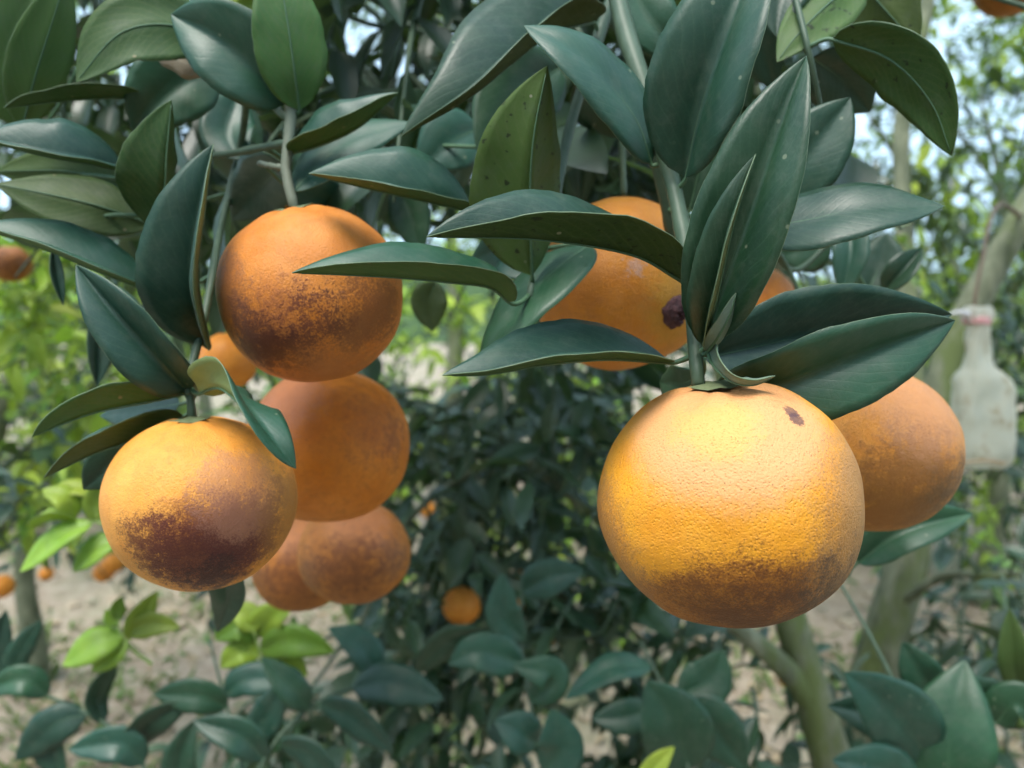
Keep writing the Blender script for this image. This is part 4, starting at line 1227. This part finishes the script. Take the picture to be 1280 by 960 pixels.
# ------------------------------------------------------------------ plastic bag tied to a twig on the right
def plastic_bag():
    d = 1.12
    s = d / F
    base = at(1229, 585, d)
    e = empty('plastic_bag', base)
    tag(e, 'dirty clear plastic bag tied at the neck, hanging from a twig at the right edge', 'bag')
    prof = [(383, 14, 9), (390, 19, 12), (400, 17, 11), (404, 12, 9), (410, 13, 9), (430, 14, 9), (448, 15, 10), (458, 17, 12), (466, 26, 15), (474, 33, 17), (490, 35, 19), (520, 35.5, 20), (550, 35, 19), (570, 34, 17), (578, 33, 12), (584, 28, 5), (586, 18, 2)]
    def ring(y, a, b, n=44):
        out = []
        cx = 1222 if y < 455 else lerp(1222, 1229, min(1, (y - 455) / 30))
        for k in range(n):
            t = 2 * math.pi * k / n
            ct, st = math.cos(t), math.sin(t)
            sq = 0.62
            X = a * math.copysign(abs(ct) ** sq, ct)
            Y = b * math.copysign(abs(st) ** sq, st)
            wr = mnoise.noise(Vector((ct * 2.2, st * 2.2, y * 0.035))) * 3.6 + mnoise.noise(Vector((ct * 6, st * 6, y * 0.05))) * (1.6 if y < 470 else 0.7)
            p = at(cx + X + wr * ct, y + wr * 0.7, d) + FWD * ((Y + wr * st * 1.4) * s)
            out.append(p)
        return out
    fine = []
    for i in range(len(prof) - 1):
        m = max(1, int((prof[i + 1][0] - prof[i][0]) / 5))
        for j in range(m):
            t = j / m
            fine.append(tuple(lerp(prof[i][k], prof[i + 1][k], t) for k in range(3)))
    fine.append(prof[-1])
    V, Fc = [], []
    for y, a, b in fine:
        V += ring(y, a, b)
    for i in range(len(fine) - 1):
        for k in range(44):
            a, b = i * 44 + k, i * 44 + (k + 1) % 44
            Fc.append((a, b, b + 44, a + 44))
    Fc.append(tuple(range((len(fine) - 1) * 44, len(fine) * 44)))
    m, nt, out = nodes_of('dirty_plastic_film')
    L = nt.links
    geo = N(nt, 'ShaderNodeNewGeometry')
    n1 = N(nt, 'ShaderNodeTexNoise', Scale=38.0, Detail=6.0, Roughness=0.65)
    L.new(geo.outputs['Position'], n1.inputs['Vector'])
    c = ramp(nt, [(0.36, (0.66, 0.66, 0.56)), (0.55, (0.72, 0.70, 0.58)), (0.70, (0.50, 0.38, 0.24))], n1.outputs[0]).outputs[0]
    p = N(nt, 'ShaderNodeBsdfPrincipled', Roughness=0.35)
    L.new(c, p.inputs['Base Color'])
    tr = N(nt, 'ShaderNodeBsdfTranslucent')
    L.new(c, tr.inputs['Color'])
    tp = N(nt, 'ShaderNodeBsdfTransparent')
    ms = N(nt, 'ShaderNodeMixShader')
    ms.inputs[0].default_value = 0.45
    L.new(p.outputs[0], ms.inputs[1]); L.new(tr.outputs[0], ms.inputs[2])
    m2 = N(nt, 'ShaderNodeMixShader')
    m2.inputs[0].default_value = 0.25
    L.new(ms.outputs[0], m2.inputs[1]); L.new(tp.outputs[0], m2.inputs[2])
    L.new(m2.outputs[0], out.inputs[0])
    mesh_object('bag_film', rel(e, V), Fc, m, e)
    # brown hem across the bottom, pink tie and its loose end at the neck
    stain = plain_material('brown_hem', (0.34, 0.22, 0.12), (0.46, 0.34, 0.22), 90, 0.7, 0.2)
    hv, hf = tube_data(spline([at(1197, 580, d - 0.016), at(1215, 577, d - 0.021), at(1235, 576, d - 0.021), at(1258, 579, d - 0.016)], 14), [0.0018] * 15, 8, 0.3, 2.0)
    mesh_object('hem', rel(e, hv), hf, stain, e)
    pink = plain_material('pink_tie', (0.60, 0.26, 0.26), (0.72, 0.45, 0.44), 120, 0.5, 0.3)
    pts = []
    for k in range(41):
        t = k / 40 * 4 * math.pi
        pts.append(at(1221 + 14.5 * math.cos(t), 396 + k * 0.22, d) + FWD * (math.sin(t) * 11 * s))
    tv, tf = tube_data(pts, [0.0028] * 41, 8, 0.2, 1.0)
    mesh_object('tie', rel(e, tv), tf, pink, e)
    white = plain_material('white_tie_end', (0.62, 0.60, 0.62), (0.74, 0.72, 0.74), 120, 0.5, 0.3)
    tv, tf = tube_data(spline([at(1210, 392, d - 0.012), at(1200, 390, d - 0.02), at(1190, 392, d - 0.02), at(1182, 396, d - 0.015)], 12), [lerp(0.004, 0.0015, k / 12) for k in range(13)], 8, 0.3, 4.0)
    mesh_object('tie_end', rel(e, tv), tf, white, e)
    hang = make_branch('bare_twig', 'thin reddish brown twig from which the plastic bag hangs', (1238, 200, 1.2),
        [([(1275, 270, 1.43), (1252, 255, 1.33), (1238, 275, 1.22), (1229, 320, 1.16), (1219, 370, 1.13), (1217, 400, 1.125)], 0.0040, 0.0024)], mat='twig_red')
M['twig_red'] = plain_material('reddish_twig', (0.09, 0.06, 0.035), (0.15, 0.10, 0.06), 120, 0.6, 0.3)
plastic_bag()

# ------------------------------------------------------------------ litter and weeds on the soil
def ground_litter():
    rnd = random.Random(99)
    e_items = []
    M['litter'] = leaf_material('fallen_leaf', (0.30, 0.22, 0.13), (0.44, 0.36, 0.24), 0.7, 0.1, 0.2, 0.2, (0.22, 0.15, 0.09))
    M['weed'] = leaf_material('weed_blade', (0.07, 0.14, 0.035), (0.14, 0.22, 0.06), 0.55, 0.25, 0.3)
    root = Vector((0, 0, 0))
    class Holder: pass
    h = Holder(); h.location = root
    for name, count, mats, lab, size, tilt, kindname in (('leaf_litter', 7500, ['litter', 'litter', 'back_mid'], 'dry fallen leaves scattered over the pale orchard soil', (0.03, 0.085), 0.22, 'leaf litter'), ('weeds', 9000, ['weed'], 'low green weeds growing in patches on the orchard soil', (0.03, 0.10), 1.6, 'weeds')):
        items = []
        while len(items) < count:
            y = 0.8 + 8.5 * rnd.random() ** 1.4
            x = rnd.uniform(-0.95, 0.95) * (y * 0.85 + 0.8)
            patch = mnoise.noise(Vector((x * 0.9, y * 0.9, 4.0)))
            if kindname == 'weeds' and patch < -0.06:
                continue
            if kindname != 'weeds' and rnd.random() > 0.6 + patch:
                continue
            a = rnd.uniform(0, 6.28)
            sz = rnd.uniform(*size)
            if kindname == 'weeds':
                dr = Vector((math.cos(a) * 0.7, math.sin(a) * 0.7, rnd.uniform(0.4, 1.4)))
                upv = Vector((-math.cos(a), -math.sin(a), 0.5))
                R = frame(dr, upv, sz)
                R = R @ Matrix.Diagonal((0.55, 1, 1))
            else:
                dr = Vector((math.cos(a), math.sin(a), rnd.gauss(0, tilt)))
                R = frame(dr, Vector((rnd.gauss(0, 0.3), rnd.gauss(0, 0.3), 1 if rnd.random() < 0.7 else -1)), sz)
            items.append((rnd.randrange(7), rnd.choice(mats), Vector((x, y, ground_height(x, y) + (0.012 if kindname != 'weeds' else 0.0))), R))
        o = merged_leaves(name, items, list(dict.fromkeys(mats)), h_obj)
        o.parent = None
        tag(o, lab, kindname, None, 'stuff')

class _Origin:
    location = Vector((0, 0, 0))
_real_parent = None
def merged_top(name, items, mats):
    e = empty('tmp', (0, 0, 0))
    o = merged_leaves(name, items, mats, e)
    o.parent = None
    bpy.data.objects.remove(e)
    return o
def soil_clods():
    rnd = random.Random(7)
    V, Fc = [], []
    bm = bmesh.new()
    bmesh.ops.create_icosphere(bm, subdivisions=1, radius=1)
    bv = [v.co.copy() for v in bm.verts]
    bf = [tuple(v.index for v in f.verts) for f in bm.faces]
    bm.free()
    for k in range(2600):
        y = 0.9 + 6.5 * rnd.random() ** 1.3
        x = rnd.uniform(-1, 1) * (y * 0.8 + 0.6)
        r = 0.008 + 0.035 * rnd.random() ** 3
        o = len(V)
        c = Vector((x, y, ground_height(x, y) + r * 0.2))
        sx, sy, sz = rnd.uniform(0.7, 1.4), rnd.uniform(0.7, 1.4), rnd.uniform(0.5, 0.9)
        for v in bv:
            f = r * (1 + 0.45 * mnoise.noise(v * 1.7 + Vector((k * 3.1, 0, 0))))
            V.append(c + Vector((v.x * sx, v.y * sy, v.z * sz)) * f)
        Fc += [tuple(i + o for i in f) for f in bf]
    m = plain_material('dry_clod', (0.24, 0.18, 0.12), (0.48, 0.41, 0.31), 60, 0.95, 0.5, 0.004, 0.1)
    tag(mesh_object('soil_clods', V, Fc, m, smooth=False), 'dry crumbly clods lying on the pale orchard soil', 'clods', None, 'stuff')
soil_clods()
h_obj = empty('tmp', (0, 0, 0))
ground_litter()
bpy.data.objects.remove(h_obj)

for o in bpy.data.objects:
    if '_paths' in o.keys():
        del o['_paths']
